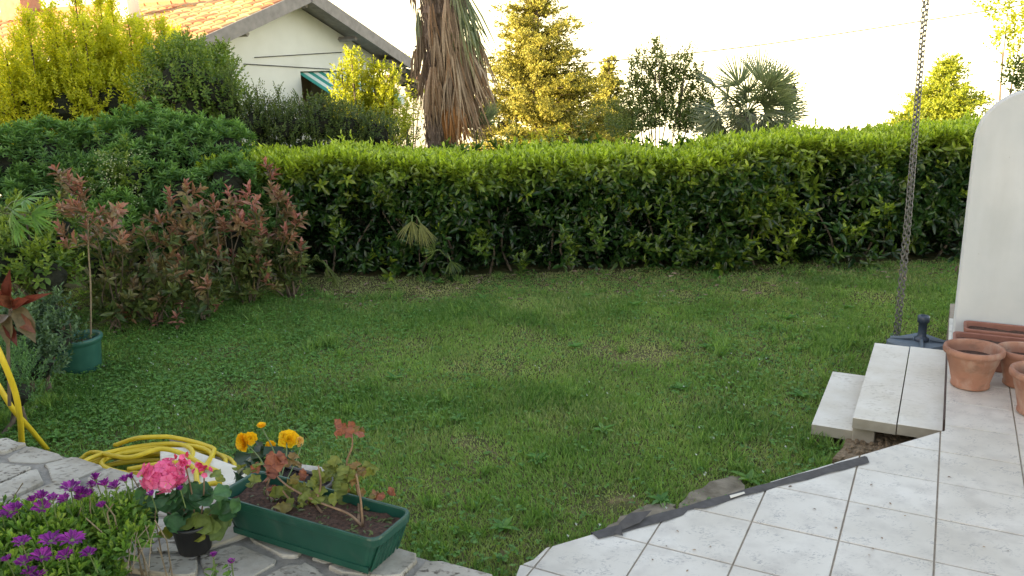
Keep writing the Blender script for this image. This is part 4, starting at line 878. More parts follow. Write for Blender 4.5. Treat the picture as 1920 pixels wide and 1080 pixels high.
# pittosporum-like rounded shrubs
def blobs(px):
    return [(atd(x, y, Y), r/F*Y) for (x, y, r, Y) in px]
def blob_shrub(name, label, mat, px, per, K, SL, LL, LW, tmpl=T_LEAF, cat='shrub', group=None, n_parts=40, upb=.7, inc=(1.25, .45), age=(0, .1), base=None, squash=(1, 1, .9), cores=True, drop=None, stems=3, cf=.6):
    B = blobs(px); cen = np.mean([c for c, r in B], 0); gz = float(terr_z(cen[0], cen[1])); bs = np.array([cen[0], cen[1], gz])
    th = thing(name, label, cat, bs, 0, group); LV = Leaves()
    for c, r in B:
        n = int(per*r*r); d = sph(n); d[:, 2] = np.where(d[:, 2] < -.5, -d[:, 2], d[:, 2]); lump = 1+.16*vnoise(d*3+c, 1.3, 9)
        p = c+d*r*squash*(np.where(rng.random(n) < .7, rng.uniform(.78, 1.06, n), rng.uniform(.5, .8, n))*lump)[:, None]
        ok = p[:, 2] > gz+.02; p, d = p[ok], d[ok]; n = len(p)
        shoots(LV, p, d*.8+np.array([0, 0, upb])+rng.normal(0, .2, (n, 3)), K, SL, LL, LW, inc[0], inc[1], age[0], np.clip(age[1]+age[1]*1.2*d[:, 2]+rng.normal(0, .05, n), 0, 1), .2)
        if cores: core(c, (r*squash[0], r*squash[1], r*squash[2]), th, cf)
    for c, r in B[:stems]:
        MB().tube(spline([bs+rng.normal(0, .05, 3)*[1, 1, 0], (bs+c)/2+rng.normal(0, .05, 3), c], 5), np.linspace(min(.03, r*.09), .006, 11), 7).build('stem', M['bark'], th, smooth=True)
    LV.build('leaf', tmpl, M[mat], th, n_parts=n_parts); return th
gp_ = 'rounded blue-green shrubs behind the photinia row'
pk = dict(age=(.05, .3), per=1350, K=15, SL=.045, LL=.082, LW=.009, group=gp_, n_parts=50)
blob_shrub('pittosporum_shrub', 'rounded blue-green shrub at the far left of the border', 'pitto', [(20, 320, 85, 7.3), (100, 300, 75, 7.4), (60, 390, 80, 7.1), (-60, 330, 90, 7.3), (90, 480, 80, 7.0)], **pk)
blob_shrub('pittosporum_shrub', 'rounded blue-green shrub in the middle, behind pale flower clusters', 'pitto', [(200, 290, 70, 7.5), (280, 270, 68, 7.6), (240, 350, 80, 7.2), (170, 360, 70, 7.3), (230, 450, 90, 7.2)], **pk)
blob_shrub('pittosporum_shrub', 'rounded blue-green shrub next to the laurel hedge', 'pitto', [(350, 285, 66, 7.6), (420, 290, 60, 7.7), (330, 365, 50, 7.1), (425, 345, 50, 7.3), (310, 300, 50, 7.4), (350, 440, 85, 7.3), (450, 440, 80, 7.4)], **pk)
blob_shrub('pittosporum_shrub', 'small yellow-green rounded shrub low in front of the blue-green ones', 'pitto', [(225, 405, 42, 6.7), (190, 430, 36, 6.6), (240, 440, 36, 6.6)], per=1500, K=14, SL=.045, LL=.075, LW=.0085, group=gp_, n_parts=30, age=(.2, .5))
# flowering patch
th = thing('flowering_shrub', 'shrub with clusters of small cream flowers among blue-green bushes', 'shrub', (*atd(220, 330, 6.9)[:2], ZL)); LV = Leaves()
for _ in range(40):
    x, y = random.choice([(205, 300), (225, 335), (245, 365), (200, 345), (240, 290), (180, 320)]); c = atd(x+random.gauss(0, 14), y+random.gauss(0, 12), 6.75+random.uniform(-.1, .1)); n = 9
    LV.add(c+rng.normal(0, .016, (n, 3)), sph(n)+[0, -.4, .6], sph(n), .013, .005, .5, 1.0)
LV.build('cream_flowers', T_DIA, M['white_petal'], th)
LV = Leaves(); P = np.array([atd(random.gauss(222, 26), random.gauss(330, 30), 6.85) for _ in range(90)]); shoots(LV, P, rng.normal(0, .5, (90, 3))+[0, -.4, .8], 8, .07, .05, .011, 1.2, .4, .1, .4); LV.build('leaf', T_LEAF, M['darkleaf'], th, n_parts=30)
# dark left foreground shrubs
blob_shrub('grey_leaf_shrub', 'grey-green small-leaved shrub beside the faded green tub', 'olive', [(50, 610, 42, 4.9), (110, 640, 38, 4.8), (20, 640, 60, 4.6), (70, 690, 45, 4.5), (100, 585, 26, 5.0)], per=4200, K=9, SL=.09, LL=.045, LW=.010, n_parts=60, upb=.9, inc=(1.0, .5), age=(0, .25), cf=.6)
blob_shrub('rosemary_bush', 'fine-needled dark bush behind the yellow hose strands', 'pitto', [(10, 700, 50, 4.2), (30, 740, 45, 4.15), (-30, 690, 60, 4.2)], per=6000, K=14, SL=.10, LL=.03, LW=.0032, n_parts=20, upb=1.2, inc=(.9, .5), tmpl=T_DIA)
blob_shrub('leafy_bush', 'bright green leafy bush at the left edge behind the sapling', 'darkleaf', [(60, 480, 70, 5.9), (0, 500, 60, 5.7), (95, 520, 50, 5.6), (10, 430, 50, 6.1), (190, 500, 40, 6.3), (110, 440, 50, 6.1)], per=1600, K=8, SL=.10, LL=.06, LW=.016, n_parts=50, age=(.05, .35))
# bronze big leaves close at the left edge
th = thing('bronze_leaved_plant', 'plant with large glossy bronze-red leaves at the left edge', 'plant', (*atd(20, 640, 3.6)[:2], ZL)); LV = Leaves()
for (x0, y0, x1, y1, w, ag) in [(20, 575, 12, 510, .028, 0), (22, 582, 85, 548, .022, .05), (20, 580, -20, 520, .03, .1), (30, 570, 64, 640, .045, .85), (22, 585, 10, 650, .04, .9), (25, 580, 45, 560, .03, 0), (25, 575, 0, 555, .03, .2), (30, 590, 62, 622, .03, .2), (15, 590, -15, 610, .035, .6), (10, 600, 30, 645, .025, .1)]:
    a, b = atd(x0, y0, 3.6), atd(x1, y1, 3.5); LV.add(a, b-a, np.array([random.uniform(-.3, .5), -1., .6]), np.linalg.norm(b-a), w, random.random(), ag)
LV.build('leaf', T_LEAF, M['bronze'], th, n_parts=20)
MB().tube([atd(20, 580, 3.6), atd(15, 640, 3.6), atd(18, 760, 3.65)], .008, 7).build('stem', M['bark'], th)
# rocks under the shrubs
def rock(x, y, z, r, label):
    c = at(x, y, z); m = MB().lathe(c, [(0, -r*.6), (r*.8, -r*.4), (r, 0), (r*.75, r*.4), (r*.3, r*.55), (0, r*.58)], 11, noise=.14)
    o = m.build('rock', M['concrete']); setp(o, label, 'rock', 'rocks edging the left border')
rock(262, 600, ZL-.0, .11, 'flat grey rock at the grass edge under the bronze photinia'); rock(435, 490, ZL+.12, .11, 'pale rock showing between the red photinia leaves'); rock(515, 520, ZL+.08, .07, 'small whitish rock under the photinia nearest the hedge'); rock(240, 555, ZL+.08, .1, 'bluish rock behind the leaves right of the tub')
# ================================================================== FAN LEAVES
def fan(c, axis, nrm, L, k=22, spread=2.3, droop=.15, w=.016, LV=None, tint=None, age=None, fold=.0):
    axis, nrm = norm(np.array(axis, float)), norm(np.array(nrm, float)); nrm = norm(nrm-axis*(axis@nrm)); s = np.cross(axis, nrm)
    for i in range(k):
        a = -spread/2+spread*i/(k-1); D = math.cos(a)*axis+math.sin(a)*s+nrm*fold*abs(a)*.3; D = D-np.array([0, 0, droop*random.uniform(.5, 1.5)])
        LV.add(c, D, nrm+s*random.uniform(-.5, .5), L*(1-.12*abs(a))*random.uniform(.88, 1.05), w, tint if tint is not None else random.random(), age if age is not None else 0)
def fan_leaf(parent, hub, tip, L, k=22, spread=2.4, droop=.15, w=.014, mat='fan', age=0., nrm=None, name='fan_leaf', fold=.0):
    hub, tip = np.array(hub), np.array(tip); d = norm(tip-hub); LV = Leaves(); nn = nrm if nrm is not None else np.array([0, -.5, 1.])
    fan(tip, d, nn, L, k, spread, droop, w, LV, None, age, fold); LV.build(name, T_STRIP, M[mat], parent, kind=None)
    MB().tube(spline([hub, (hub+tip)/2+[0, 0, .03], tip], 4), .006, 5).build('leaf_stalk', M['stem_green'], parent)
# palm behind the hedge
base = atd(1405, 250, 10.0); hb = atd(1400, 215, 10.0)
th = thing('fan_palm', 'short grey-green fan palm rising behind the right part of the hedge', 'palm', (hb[0], 10.0, float(terr_z(hb[0], 10.0))))
MB().tube([(hb[0], 10, float(terr_z(hb[0], 10.))), (hb[0]+.03, 10, hb[2]-.5), hb], [.14, .13, .12], 12).build('trunk', M['palmbark'], th, smooth=True)
for (x, y, dy, L, sp, nrm, ag) in [(1385, 160, -.1, .50, 2.2, (0, -1, .35), 0), (1420, 150, .1, .48, 2.0, (.2, -1, .3), .1), (1450, 165, .1, .46, 1.9, (.3, -.8, .5), 0), (1345, 165, .1, .42, 1.0, (.8, -.5, .3), .1), (1460, 195, 0, .42, 1.7, (-.1, -.5, 1), 0), (1470, 212, -.1, .36, 1.6, (-.1, -.6, -1), .1), (1350, 215, -.2, .44, 2.2, (0, -.9, .8), .1), (1375, 200, -.4, .42, 2.6, (0, -1, .5), .1), (1430, 215, -.4, .40, 2.6, (.1, -1, .3), .3), (1390, 230, -.3, .34, 2.8, (0, -1, .2), .2), (1340, 200, .2, .40, 2.0, (-.3, -.5, 1), 0), (1410, 190, .4, .45, 2.2, (0, .5, 1), 0), (1400, 175, -.3, .36, 2.6, (0, -1, .5), 0), (1440, 235, -.1, .36, 2.4, (.2, -1, -.2), .3), (1360, 240, -.1, .32, 2.2, (-.3, -1, -.1), .4), (1398, 225, -.5, .30, 3.0, (0, -1, .3), .1), (1420, 175, -.45, .42, 2.6, (.1, -1, .4), .05), (1365, 180, -.45, .40, 2.6, (-.2, -1, .4), .1), (1445, 190, -.4, .40, 2.4, (.3, -1, .3), .05), (1400, 205, -.55, .36, 2.8, (0, -1, .3), .1), (1335, 232, -.3, .36, 2.4, (-.2, -1, .3), .2), (1440, 160, -.3, .42, 2.2, (.2, -1, .4), 0)]:
    t_ = atd(x, y, 10+dy); fan_leaf(th, hb, t_, L, 22, sp, .12, .0095, 'fan', ag, nrm)
for k in range(12):
    a = 2*PI*k/12+.3; t_ = hb+np.array([.16*math.cos(a), -.15-.1*(k % 3), .13*math.sin(a)+.02]); fan_leaf(th, hb, t_, .34+.06*(k % 2), 20, 2.5, .14, .009, 'fan', .1*(k % 3), (.4*math.cos(a), -1, .35))
for k in range(9):
    a = 2*PI*k/9; t_ = hb+np.array([.30*math.cos(a)+.08, -.2-.1*(k % 3), .22*math.sin(a)+.08]); fan_leaf(th, hb, t_, .34, 20, 3.4, .14, .009, 'fan', .1*(k % 3), (.4*math.cos(a), -1, .35))
# small palm fronds in and on the hedge
def little_palm(label, hub, leaves, Y, L, w=.007, mat='bush', ag=.2):
    h = atd(*hub, Y); th = thing('small_palm', label, 'palm', (h[0], Y, ZL), 0)
    MB().tube([(h[0], Y+.3, ZL), (h[0], Y+.25, h[2]-.05), h], .006, 6).build('stem', M['palmbark'], th)
    for (x, y, sp, nr, dr) in leaves: fan_leaf(th, h, atd(x, y, Y-.12), L, 15, sp, dr, w, mat, ag, nr)
little_palm('small palm with drooping pale fronds sticking out of the laurel hedge', (775, 405), [(772, 415, 2.2, (0, -1, .2), .9), (788, 418, 1.3, (.3, -1, .2), 1.1)], 7.15, .25, .0065, ag=.75)
little_palm('tiny palm seedling left of the hedge foot, beside the photinias', (600, 490), [(590, 480, 2.0, (0, -1, .4), .9), (612, 500, 2.0, (.2, -1, .4), .9), (625, 515, 1.8, (0, -1, .4), .8)], 7.1, .15, .004)
little_palm('low dark palm seedling at the hedge foot right of the drooping fronds', (835, 480), [(815, 470, 2.2, (0, -1, .4), .3), (845, 490, 2.0, (.3, -1, .4), .5)], 7.2, .17, .005, ag=.05)
little_palm('yellow-green fan palm at the left edge above the bronze leaves', (5, 400), [(22, 395, 2.6, (.1, -1, .5), .3), (-10, 380, 2.0, (0, -1, .6), .3), (45, 375, 1.6, (.3, -.6, 1), .2), (30, 415, 2.2, (.1, -1, .5), .3), (60, 400, 2.0, (.1, -1, .5), .3)], 5.6, .22, .008, mat='clover', ag=.25)
# ================================================================== TALL PALM WITH DEAD SKIRT
Yp = 9.1; gz = float(terr_z(-.7, Yp)); th = thing('palm_tree', 'tall palm trunk wrapped in hanging dead brown fronds', 'palm', (-.75, Yp, gz))
tp0, tp1 = atd(828, 268, Yp), atd(832, 0, Yp); dv = (tp1-tp0)/(tp1[2]-tp0[2])
def tx(z): return tp0+dv*(z-tp0[2])
vs, rads = [], []
for z in np.linspace(gz, 4.0, 60): vs.append(tx(z)); rads.append((.150 if z < 1.5 else .15+min(.09, (z-1.5)*.10))*random.uniform(.93, 1.07))
MB().tube(vs, rads, 22).build('trunk', M['palmbark'], th, smooth=False)
m = MB()   # rough leaf-base boots
for k in range(240):
    z = random.uniform(.8, 3.4); a = random.random()*2*PI; r_ = .145+min(.09, max(0, z-1.5)*.10); c = tx(z)+np.array([r_*math.cos(a), r_*math.sin(a), 0]); o_d = np.array([math.cos(a), math.sin(a), 0])
    m.tube([c-o_d*.02, c+o_d*.012+[0, 0, .07], c+o_d*random.uniform(.015, .05)+[0, 0, .15]], [.022, .015, .005], 5)
m.build('leaf_bases', M['palmbark'], th, kind='stuff')
m = MB()
for k in range(900):   # loose fibres
    z = random.uniform(.9, 3.4); a = random.random()*2*PI; r_ = .16+min(.09, max(0, z-1.5)*.10); c = tx(z)+np.array([r_*math.cos(a), r_*math.sin(a), 0]); 
    m.tube([c, c+[random.uniform(-.03, .03), random.uniform(-.03, .03), -.12], c+[random.uniform(-.07, .07), random.uniform(-.05, .05), -random.uniform(.2, .45)]], .0028, 3, caps=False)
m.build('loose_fibres', M['dead'], th, kind='stuff')
def dead_frond(x, y, dx, L, dy=-.12, green=False, k=20, sp=.5, age=0.0, dep=.5):
    c = atd(x, y, Yp+dy*1.3); LV = Leaves(); ax_ = norm(np.array([dx*.75, dy*.35, -1.0])); s_ = norm(np.cross(ax_, [0, -1, .1]))
    for i in range(k):
        a = (i/(k-1)-.5)*sp; D = ax_+s_*a+np.array([0, random.uniform(-.12, .12)*dep*2, 0]); off = s_*a*.16
        LV.add(c+off+[0, 0, random.uniform(-.05, .02)], D, np.array([random.uniform(-1, 1), -1, 0.2]), L*random.uniform(.65, 1.08), random.uniform(.006, .013), random.random(), age if random.random() < .85 else min(1, age+.3))
    LV.build('dead_frond' if not green else 'green_frond', T_STRIP, M['fan' if green else 'dead'], th, kind=None)
    q = tx(c[2]+.12); MB().tube([q, c+[0, 0, .04], c-[0, 0, .02]], .008, 5).build('leaf_stalk', M['dead'], th)
for (x, y, dx, L, dy, sp, ag) in [(850, 100, .05, .85, -.2, .5, 0), (865, 90, .12, .95, -.15, .55, 0), (880, 100, .18, .8, -.05, .5, .1), (860, 150, .15, .8, -.2, .5, .2), (845, 185, .12, .55, -.2, .4, .95), (855, 190, .2, .5, -.22, .4, .8), (870, 150, .22, .7, -.15, .5, .1), (880, 180, .15, .5, -.1, .45, .2), (812, 125, .03, .58, -.22, .4, .2), (800, 115, -.12, .55, 0, .4, .1), (860, 60, .15, .9, -.12, .55, .1), (870, 80, .25, .8, -.05, .5, .0), (888, 60, .2, .7, .0, .4, .0), (895, 110, .22, .55, 0, .3, .1), (790, 40, -.1, .75, .0, .16, 0), (778, 95, -.08, .4, .0, .25, .1), (875, 120, .2, .85, .15, .5, .1), (850, 110, .1, .8, .25, .5, .1), (835, 200, .25, .4, -.15, .4, 1.0)]:
    dead_frond(x, y, dx, L, dy, sp=sp, age=ag)
for (x, y, dx, L, dy) in ((815, 60, .0, .45, -.24), (830, 30, .03, .5, -.25), (842, 70, .04, .55, -.24), (825, 100, .0, .4, -.22), (808, 10, .05, .5, -.22), (836, -10, .02, .6, -.26), (850, 20, .08, .6, -.24), (820, 150, .02, .4, -.2), (803, 150, -.05, .5, -.15), (812, 170, .0, .35, -.2)): dead_frond(x, y, dx, L, dy, sp=.22, k=9, age=.1)
dead_frond(862, -15, .22, .75, -.12, True, 16, .5); dead_frond(870, 30, .25, .6, -.1, True, 14, .5); dead_frond(852, -20, .1, .9, -.2, True, 12, .35, .3); dead_frond(783, 25, -.0, .5, .0, True, 10, .16, .1); dead_frond(872, -10, .40, .65, 0, True, 12, .4, .0)
dead_frond(770, -20, .15, .3, .0, False, 6, .2)
hub = tx(4.0)     # living crown above the picture
for k in range(16):
    a = 2*PI*k/16; t_ = hub+np.array([math.cos(a)*.6, math.sin(a)*.6, .25+.4*(k % 3)]); fan_leaf(th, hub, t_, .55, 18, 2.4, .25, .018, 'fan', 0, np.array([0, 0, 1.]))
th = thing('small_palm', 'green palm frond fanning out at the right foot of the tall palm', 'palm', (*atd(895, 265, 9.2)[:2], float(terr_z(0, 9.2))))
h = atd(893, 262, 9.1); MB().tube([h-[0, 0, .9], h], .012, 6).build('stem', M['palmbark'], th)
for (x, y, sp, nr) in ((912, 225, .8, (.3, -1, .4)), (905, 235, 1.2, (0, -1, .4)), (893, 240, 1.5, (0, -1, .2)), (880, 240, 1.2, (0, -1, .2))): fan_leaf(th, h, atd(x, y, 9.0), .26, 12, sp, .1, .009, 'fan', 0, nr)
# ================================================================== LAUREL HEDGE
th = thing('laurel_hedge', 'long clipped laurel hedge with bright green new growth on top', 'hedge', (1.2, 7.75, ZL))
HX0, HX1 = -2.75, 4.9
def hfront(x): return 7.28+.07*np.sin(x*2.1)+.05*np.sin(x*5.3+1)-.01*x
def htop(x): return .755+.018*np.sin(x*3.3)+.015*np.sin(x*7.1)+.10*np.clip((x-1.9)/.5, 0, 1)+.02*np.clip((x-3)/1.5, 0, 1)+.07*np.clip((-x-.3)/1.2, 0, 1)
LV = Leaves()
def hshoots(n, kind):
    x = rng.uniform(HX0, HX1, n)
    if kind == 'front':
        z = ZL+.02+(htop(x)-ZL)*rng.random(n)**.8; q = np.stack([x, z*1.3, x*0], 1); dens = .34+.8*vnoise(q, 2.1, 41)-.6*np.exp(-((x+.9)/1.0)**2-((z-.15)/.3)**2)+.45*vnoise(q, 5, 42)+1.0*np.clip((z-(htop(x)-.42))/.3, 0, 1)-.3*np.clip(((ZL+.35)-z)/.3, 0, 1)
        ok = rng.random(n) < np.clip(dens, .07, 1); x, z, q = x[ok], z[ok], q[ok]; n = len(x)
        y = hfront(x)+.20*(1-(1+vnoise(q, 3, 43))*.6)+rng.uniform(-.05, .14, n)+.22*np.clip((z-htop(x)+.1)/.1, 0, 1)**2; D = rng.normal(0, .45, (n, 3))+[0, -.75, .75]; P = np.stack([x, y, z], 1)
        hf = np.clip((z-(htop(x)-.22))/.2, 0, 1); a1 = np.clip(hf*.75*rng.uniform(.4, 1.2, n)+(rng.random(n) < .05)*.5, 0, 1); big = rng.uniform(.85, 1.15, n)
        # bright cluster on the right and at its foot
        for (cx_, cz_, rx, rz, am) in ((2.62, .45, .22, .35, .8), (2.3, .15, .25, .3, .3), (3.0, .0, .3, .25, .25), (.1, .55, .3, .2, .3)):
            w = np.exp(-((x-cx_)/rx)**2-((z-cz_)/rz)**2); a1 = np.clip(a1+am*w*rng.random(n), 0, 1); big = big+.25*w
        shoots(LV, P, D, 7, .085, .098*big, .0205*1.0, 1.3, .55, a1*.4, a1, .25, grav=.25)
    else:
        y = hfront(x)+.02+rng.random(n)*.95; z = htop(x)-.05+rng.uniform(-.02, .05, n)+.02*vnoise(np.stack([x, y, x*0], 1), 4, 44); D = rng.normal(0, .28, (n, 3))+[0, -.12, 1.]
        tall = (rng.random(n) < .05)*rng.uniform(.02, .10, n)
        shoots(LV, np.stack([x, y, z], 1), D, 8, .09+tall, .075, .0145, 1.0, .25, .45, np.clip(rng.normal(.85, .15, n), .3, 1), .18, tipscale=.75)
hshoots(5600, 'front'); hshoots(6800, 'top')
n = 3000; x = rng.uniform(HX0, HX1, n); z = rng.uniform(ZL+.03, .62, n); P = np.stack([x, hfront(x)+rng.uniform(.28, .46, n), z], 1)
shoots(LV, P, rng.normal(0, .6, (n, 3))+[0, -.6, .5], 6, .08, .085, .018, 1.3, .5, 0, 0, .3, tint=rng.random(n)*.12)  # inner leaves kept at the darkest tint, painted as shade in the gaps
for (px, py) in ((905, 465), (1060, 470), (1215, 480), (1290, 465), (1330, 470), (1400, 480), (985, 500), (1110, 440), (1480, 470), (1590, 450), (640, 440), (1650, 400), (720, 360), (1240, 400), (1380, 375), (1440, 350), (1450, 395), (1420, 420), (1490, 440)):
    c = atd(px, py, 7.22); n = 7; P = c+rng.normal(0, .05, (n, 3))*[1, .5, 1.3]; shoots(LV, P, rng.normal(0, .3, (n, 3))+[0, -.45, .9], 8, .11, .085, .019, 1.1, .4, .08, .25 if px < 1370 else .6, .2)
# right end return and back
n = 700; P = np.stack([np.full(n, HX1)+rng.uniform(-.1, .05, n), rng.uniform(7.3, 8.2, n), rng.uniform(ZL, 1.0, n)], 1); shoots(LV, P, rng.normal(0, .4, (n, 3))+[.8, 0, .6], 7, .085, .098, .02, 1.3, .5, 0, .2)
n = 1500; P = np.stack([rng.uniform(HX0, HX1, n), np.full(n, 8.25)+rng.uniform(-.1, .05, n), rng.uniform(.1, .85, n)], 1); shoots(LV, P, rng.normal(0, .4, (n, 3))+[0, .8, .6], 7, .085, .098, .02, 1.3, .5, 0, .2)
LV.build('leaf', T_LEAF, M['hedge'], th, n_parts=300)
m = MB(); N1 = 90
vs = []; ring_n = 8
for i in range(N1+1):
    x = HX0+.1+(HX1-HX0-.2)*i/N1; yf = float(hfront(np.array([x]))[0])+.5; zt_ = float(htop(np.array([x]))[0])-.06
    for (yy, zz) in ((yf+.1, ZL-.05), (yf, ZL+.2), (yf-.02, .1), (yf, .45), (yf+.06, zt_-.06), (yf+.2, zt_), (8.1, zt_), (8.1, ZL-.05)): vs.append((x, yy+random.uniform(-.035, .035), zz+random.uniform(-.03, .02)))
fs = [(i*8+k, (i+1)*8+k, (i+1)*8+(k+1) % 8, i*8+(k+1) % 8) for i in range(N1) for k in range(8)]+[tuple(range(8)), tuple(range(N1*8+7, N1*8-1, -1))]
m.add(vs, fs); m.build('shade_core', M['core'], th)  # solid near-black block painted as the hedge's inner shade
for k in range(26):
    x = HX0+.2+(HX1-HX0-.4)*k/25+random.uniform(-.1, .1); y = float(hfront(np.array([x]))[0])
    MB().tube(spline([(x, y+.3, ZL-.02), (x+random.uniform(-.1, .1), y+.26, ZL+.25), (x+random.uniform(-.25, .25), y+.3, ZL+.6)], 4), np.linspace(.013, .006, 9), 6).build('stem', M['bark'], th)
# ================================================================== TREES AND SHRUBS BEYOND
def stem_tree(name, label, mat, tips, basepx, Y, per=26, K=8, SL=.12, LL=.055, LW=.013, width=.10, cat='tree', group=None, age=(0.0, .5), n_parts=0, low=.15, tmpl=T_LEAF, trunk=.03, jy=.5, cone=.8, part_stems=8):
    bs = atd(*basepx, Y); bs[2] = float(terr_z(bs[0], Y)); th = thing(name, label, cat, bs, 0, group); LV = Leaves(); P, D, A = [], [], []
    for ti, (x, y) in enumerate(tips):
        t_ = atd(x, y, Y+random.uniform(-jy, jy)); b = bs+np.array([(t_[0]-bs[0])*.75, (t_[1]-bs[1])*.9, 0]); ln = t_[2]-b[2]
        if ti < part_stems: MB().tube(spline([bs, (b+t_)/2*.6+bs*.4+[0, 0, .1], b+(t_-b)*.75, t_], 4), np.linspace(trunk, trunk*.2, 13), 6).build('branch', M['bark'], th)
        n = int(per*ln); f = rng.uniform(low, 1, n); c = b+(t_-b)*f[:, None]; w = width*(1.25-cone*f)*(1+.35*np.sin(f*14+ti)); d = sph(n)
        P.append(c+d*[1, 1, .5]*(w*rng.uniform(.2, 1.1, n))[:, None]); D.append(d*.7+[0, 0, 1.]); A.append(np.clip(age[0]+(age[1]-age[0])*f+rng.normal(0, .12, n), 0, 1))
    P, D, A = map(np.concatenate, (P, D, A)); shoots(LV, P, D, K, SL, LL, LW, 1.15, .4, A*.8, A, .3); LV.build('foliage' if not n_parts else 'leaf', tmpl, M[mat], th, n_parts=n_parts); return th
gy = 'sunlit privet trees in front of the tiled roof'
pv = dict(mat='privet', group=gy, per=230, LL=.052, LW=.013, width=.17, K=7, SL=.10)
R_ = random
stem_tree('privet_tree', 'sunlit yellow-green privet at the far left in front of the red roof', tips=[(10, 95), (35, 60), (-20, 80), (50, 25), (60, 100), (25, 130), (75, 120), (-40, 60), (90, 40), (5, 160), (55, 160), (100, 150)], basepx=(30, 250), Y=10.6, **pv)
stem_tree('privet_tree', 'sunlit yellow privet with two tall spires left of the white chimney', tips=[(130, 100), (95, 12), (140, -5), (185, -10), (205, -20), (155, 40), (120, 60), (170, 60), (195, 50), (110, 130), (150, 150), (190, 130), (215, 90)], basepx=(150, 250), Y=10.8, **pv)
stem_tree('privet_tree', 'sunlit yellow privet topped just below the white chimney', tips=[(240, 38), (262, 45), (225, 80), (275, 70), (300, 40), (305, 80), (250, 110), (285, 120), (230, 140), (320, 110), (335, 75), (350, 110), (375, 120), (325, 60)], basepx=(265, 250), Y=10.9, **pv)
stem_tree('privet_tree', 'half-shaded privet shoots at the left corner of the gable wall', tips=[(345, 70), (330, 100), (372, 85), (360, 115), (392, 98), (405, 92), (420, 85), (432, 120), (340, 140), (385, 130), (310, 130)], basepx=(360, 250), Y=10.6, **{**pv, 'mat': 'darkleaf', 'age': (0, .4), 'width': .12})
blob_shrub('privet_undergrowth', 'broad sunlit yellow-green bush below the privet spires', 'privet', [(40, 215, 75, 10.4), (130, 205, 70, 10.4), (210, 195, 65, 10.5), (290, 190, 55, 10.5), (-50, 200, 80, 10.4), (80, 140, 55, 10.9), (190, 130, 55, 11.0), (270, 140, 40, 11)], per=950, K=8, SL=.12, LL=.055, LW=.014, n_parts=0, age=(.1, .3), squash=(1, .8, 1.0), stems=4, cf=.45)
blob_shrub('vine_covered_shrub', 'dark rounded vine-covered shrub in front of the house corner', 'darkleaf', [(350, 160, 78, 9.2), (400, 175, 55, 9.1), (300, 180, 50, 9.3), (360, 210, 50, 9.0), (430, 200, 35, 9.0), (330, 130, 45, 9.4)], per=1500, K=8, SL=.12, LL=.05, LW=.014, n_parts=0, age=(.05, .25))
blob_shrub('cotoneaster_bush', 'dark fine-leaved bush with thin upright shoots under the gable window', 'cotone', [(480, 235, 42, 8.9), (540, 240, 45, 8.9), (600, 235, 48, 9.0), (650, 245, 45, 9.0), (705, 255, 38, 9.0), (440, 230, 30, 8.9), (500, 285, 50, 8.9), (580, 290, 50, 8.9), (660, 290, 45, 9)], per=3600, K=10, SL=.09, LL=.03, LW=.010, n_parts=0, tmpl=T_DIA, age=(0, .2), upb=1.0)
stem_tree('twiggy_shrub', 'thin upright dark shoots rising against the white gable wall', 'cotone', [(465, 175), (480, 160), (495, 178), (505, 190), (520, 170), (545, 185), (560, 180), (590, 190), (425, 130), (615, 185), (640, 190), (530, 195)], (540, 260), 8.95, per=60, K=9, SL=.10, LL=.024, LW=.008, width=.05, cat='shrub', tmpl=T_DIA, age=(0, .3), low=.5, jy=.1, trunk=.012)
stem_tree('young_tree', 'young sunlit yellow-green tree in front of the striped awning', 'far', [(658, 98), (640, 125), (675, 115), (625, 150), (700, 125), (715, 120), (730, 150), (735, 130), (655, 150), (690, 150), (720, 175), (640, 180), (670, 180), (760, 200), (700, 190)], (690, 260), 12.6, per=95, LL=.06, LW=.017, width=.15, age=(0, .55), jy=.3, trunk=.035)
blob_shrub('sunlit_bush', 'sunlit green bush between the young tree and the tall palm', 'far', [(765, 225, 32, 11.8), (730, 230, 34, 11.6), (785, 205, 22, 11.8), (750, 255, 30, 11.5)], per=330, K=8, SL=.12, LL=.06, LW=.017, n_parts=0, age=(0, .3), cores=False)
blob_shrub('distant_tree', 'hazy yellow tree beyond the right eave of the gable house', 'far', [(760, 145, 30, 24), (775, 170, 26, 24), (740, 130, 20, 24)], per=60, K=7, SL=.25, LL=.13, LW=.04, n_parts=0, cat='tree', tmpl=T_DIA, age=(.3, .6))
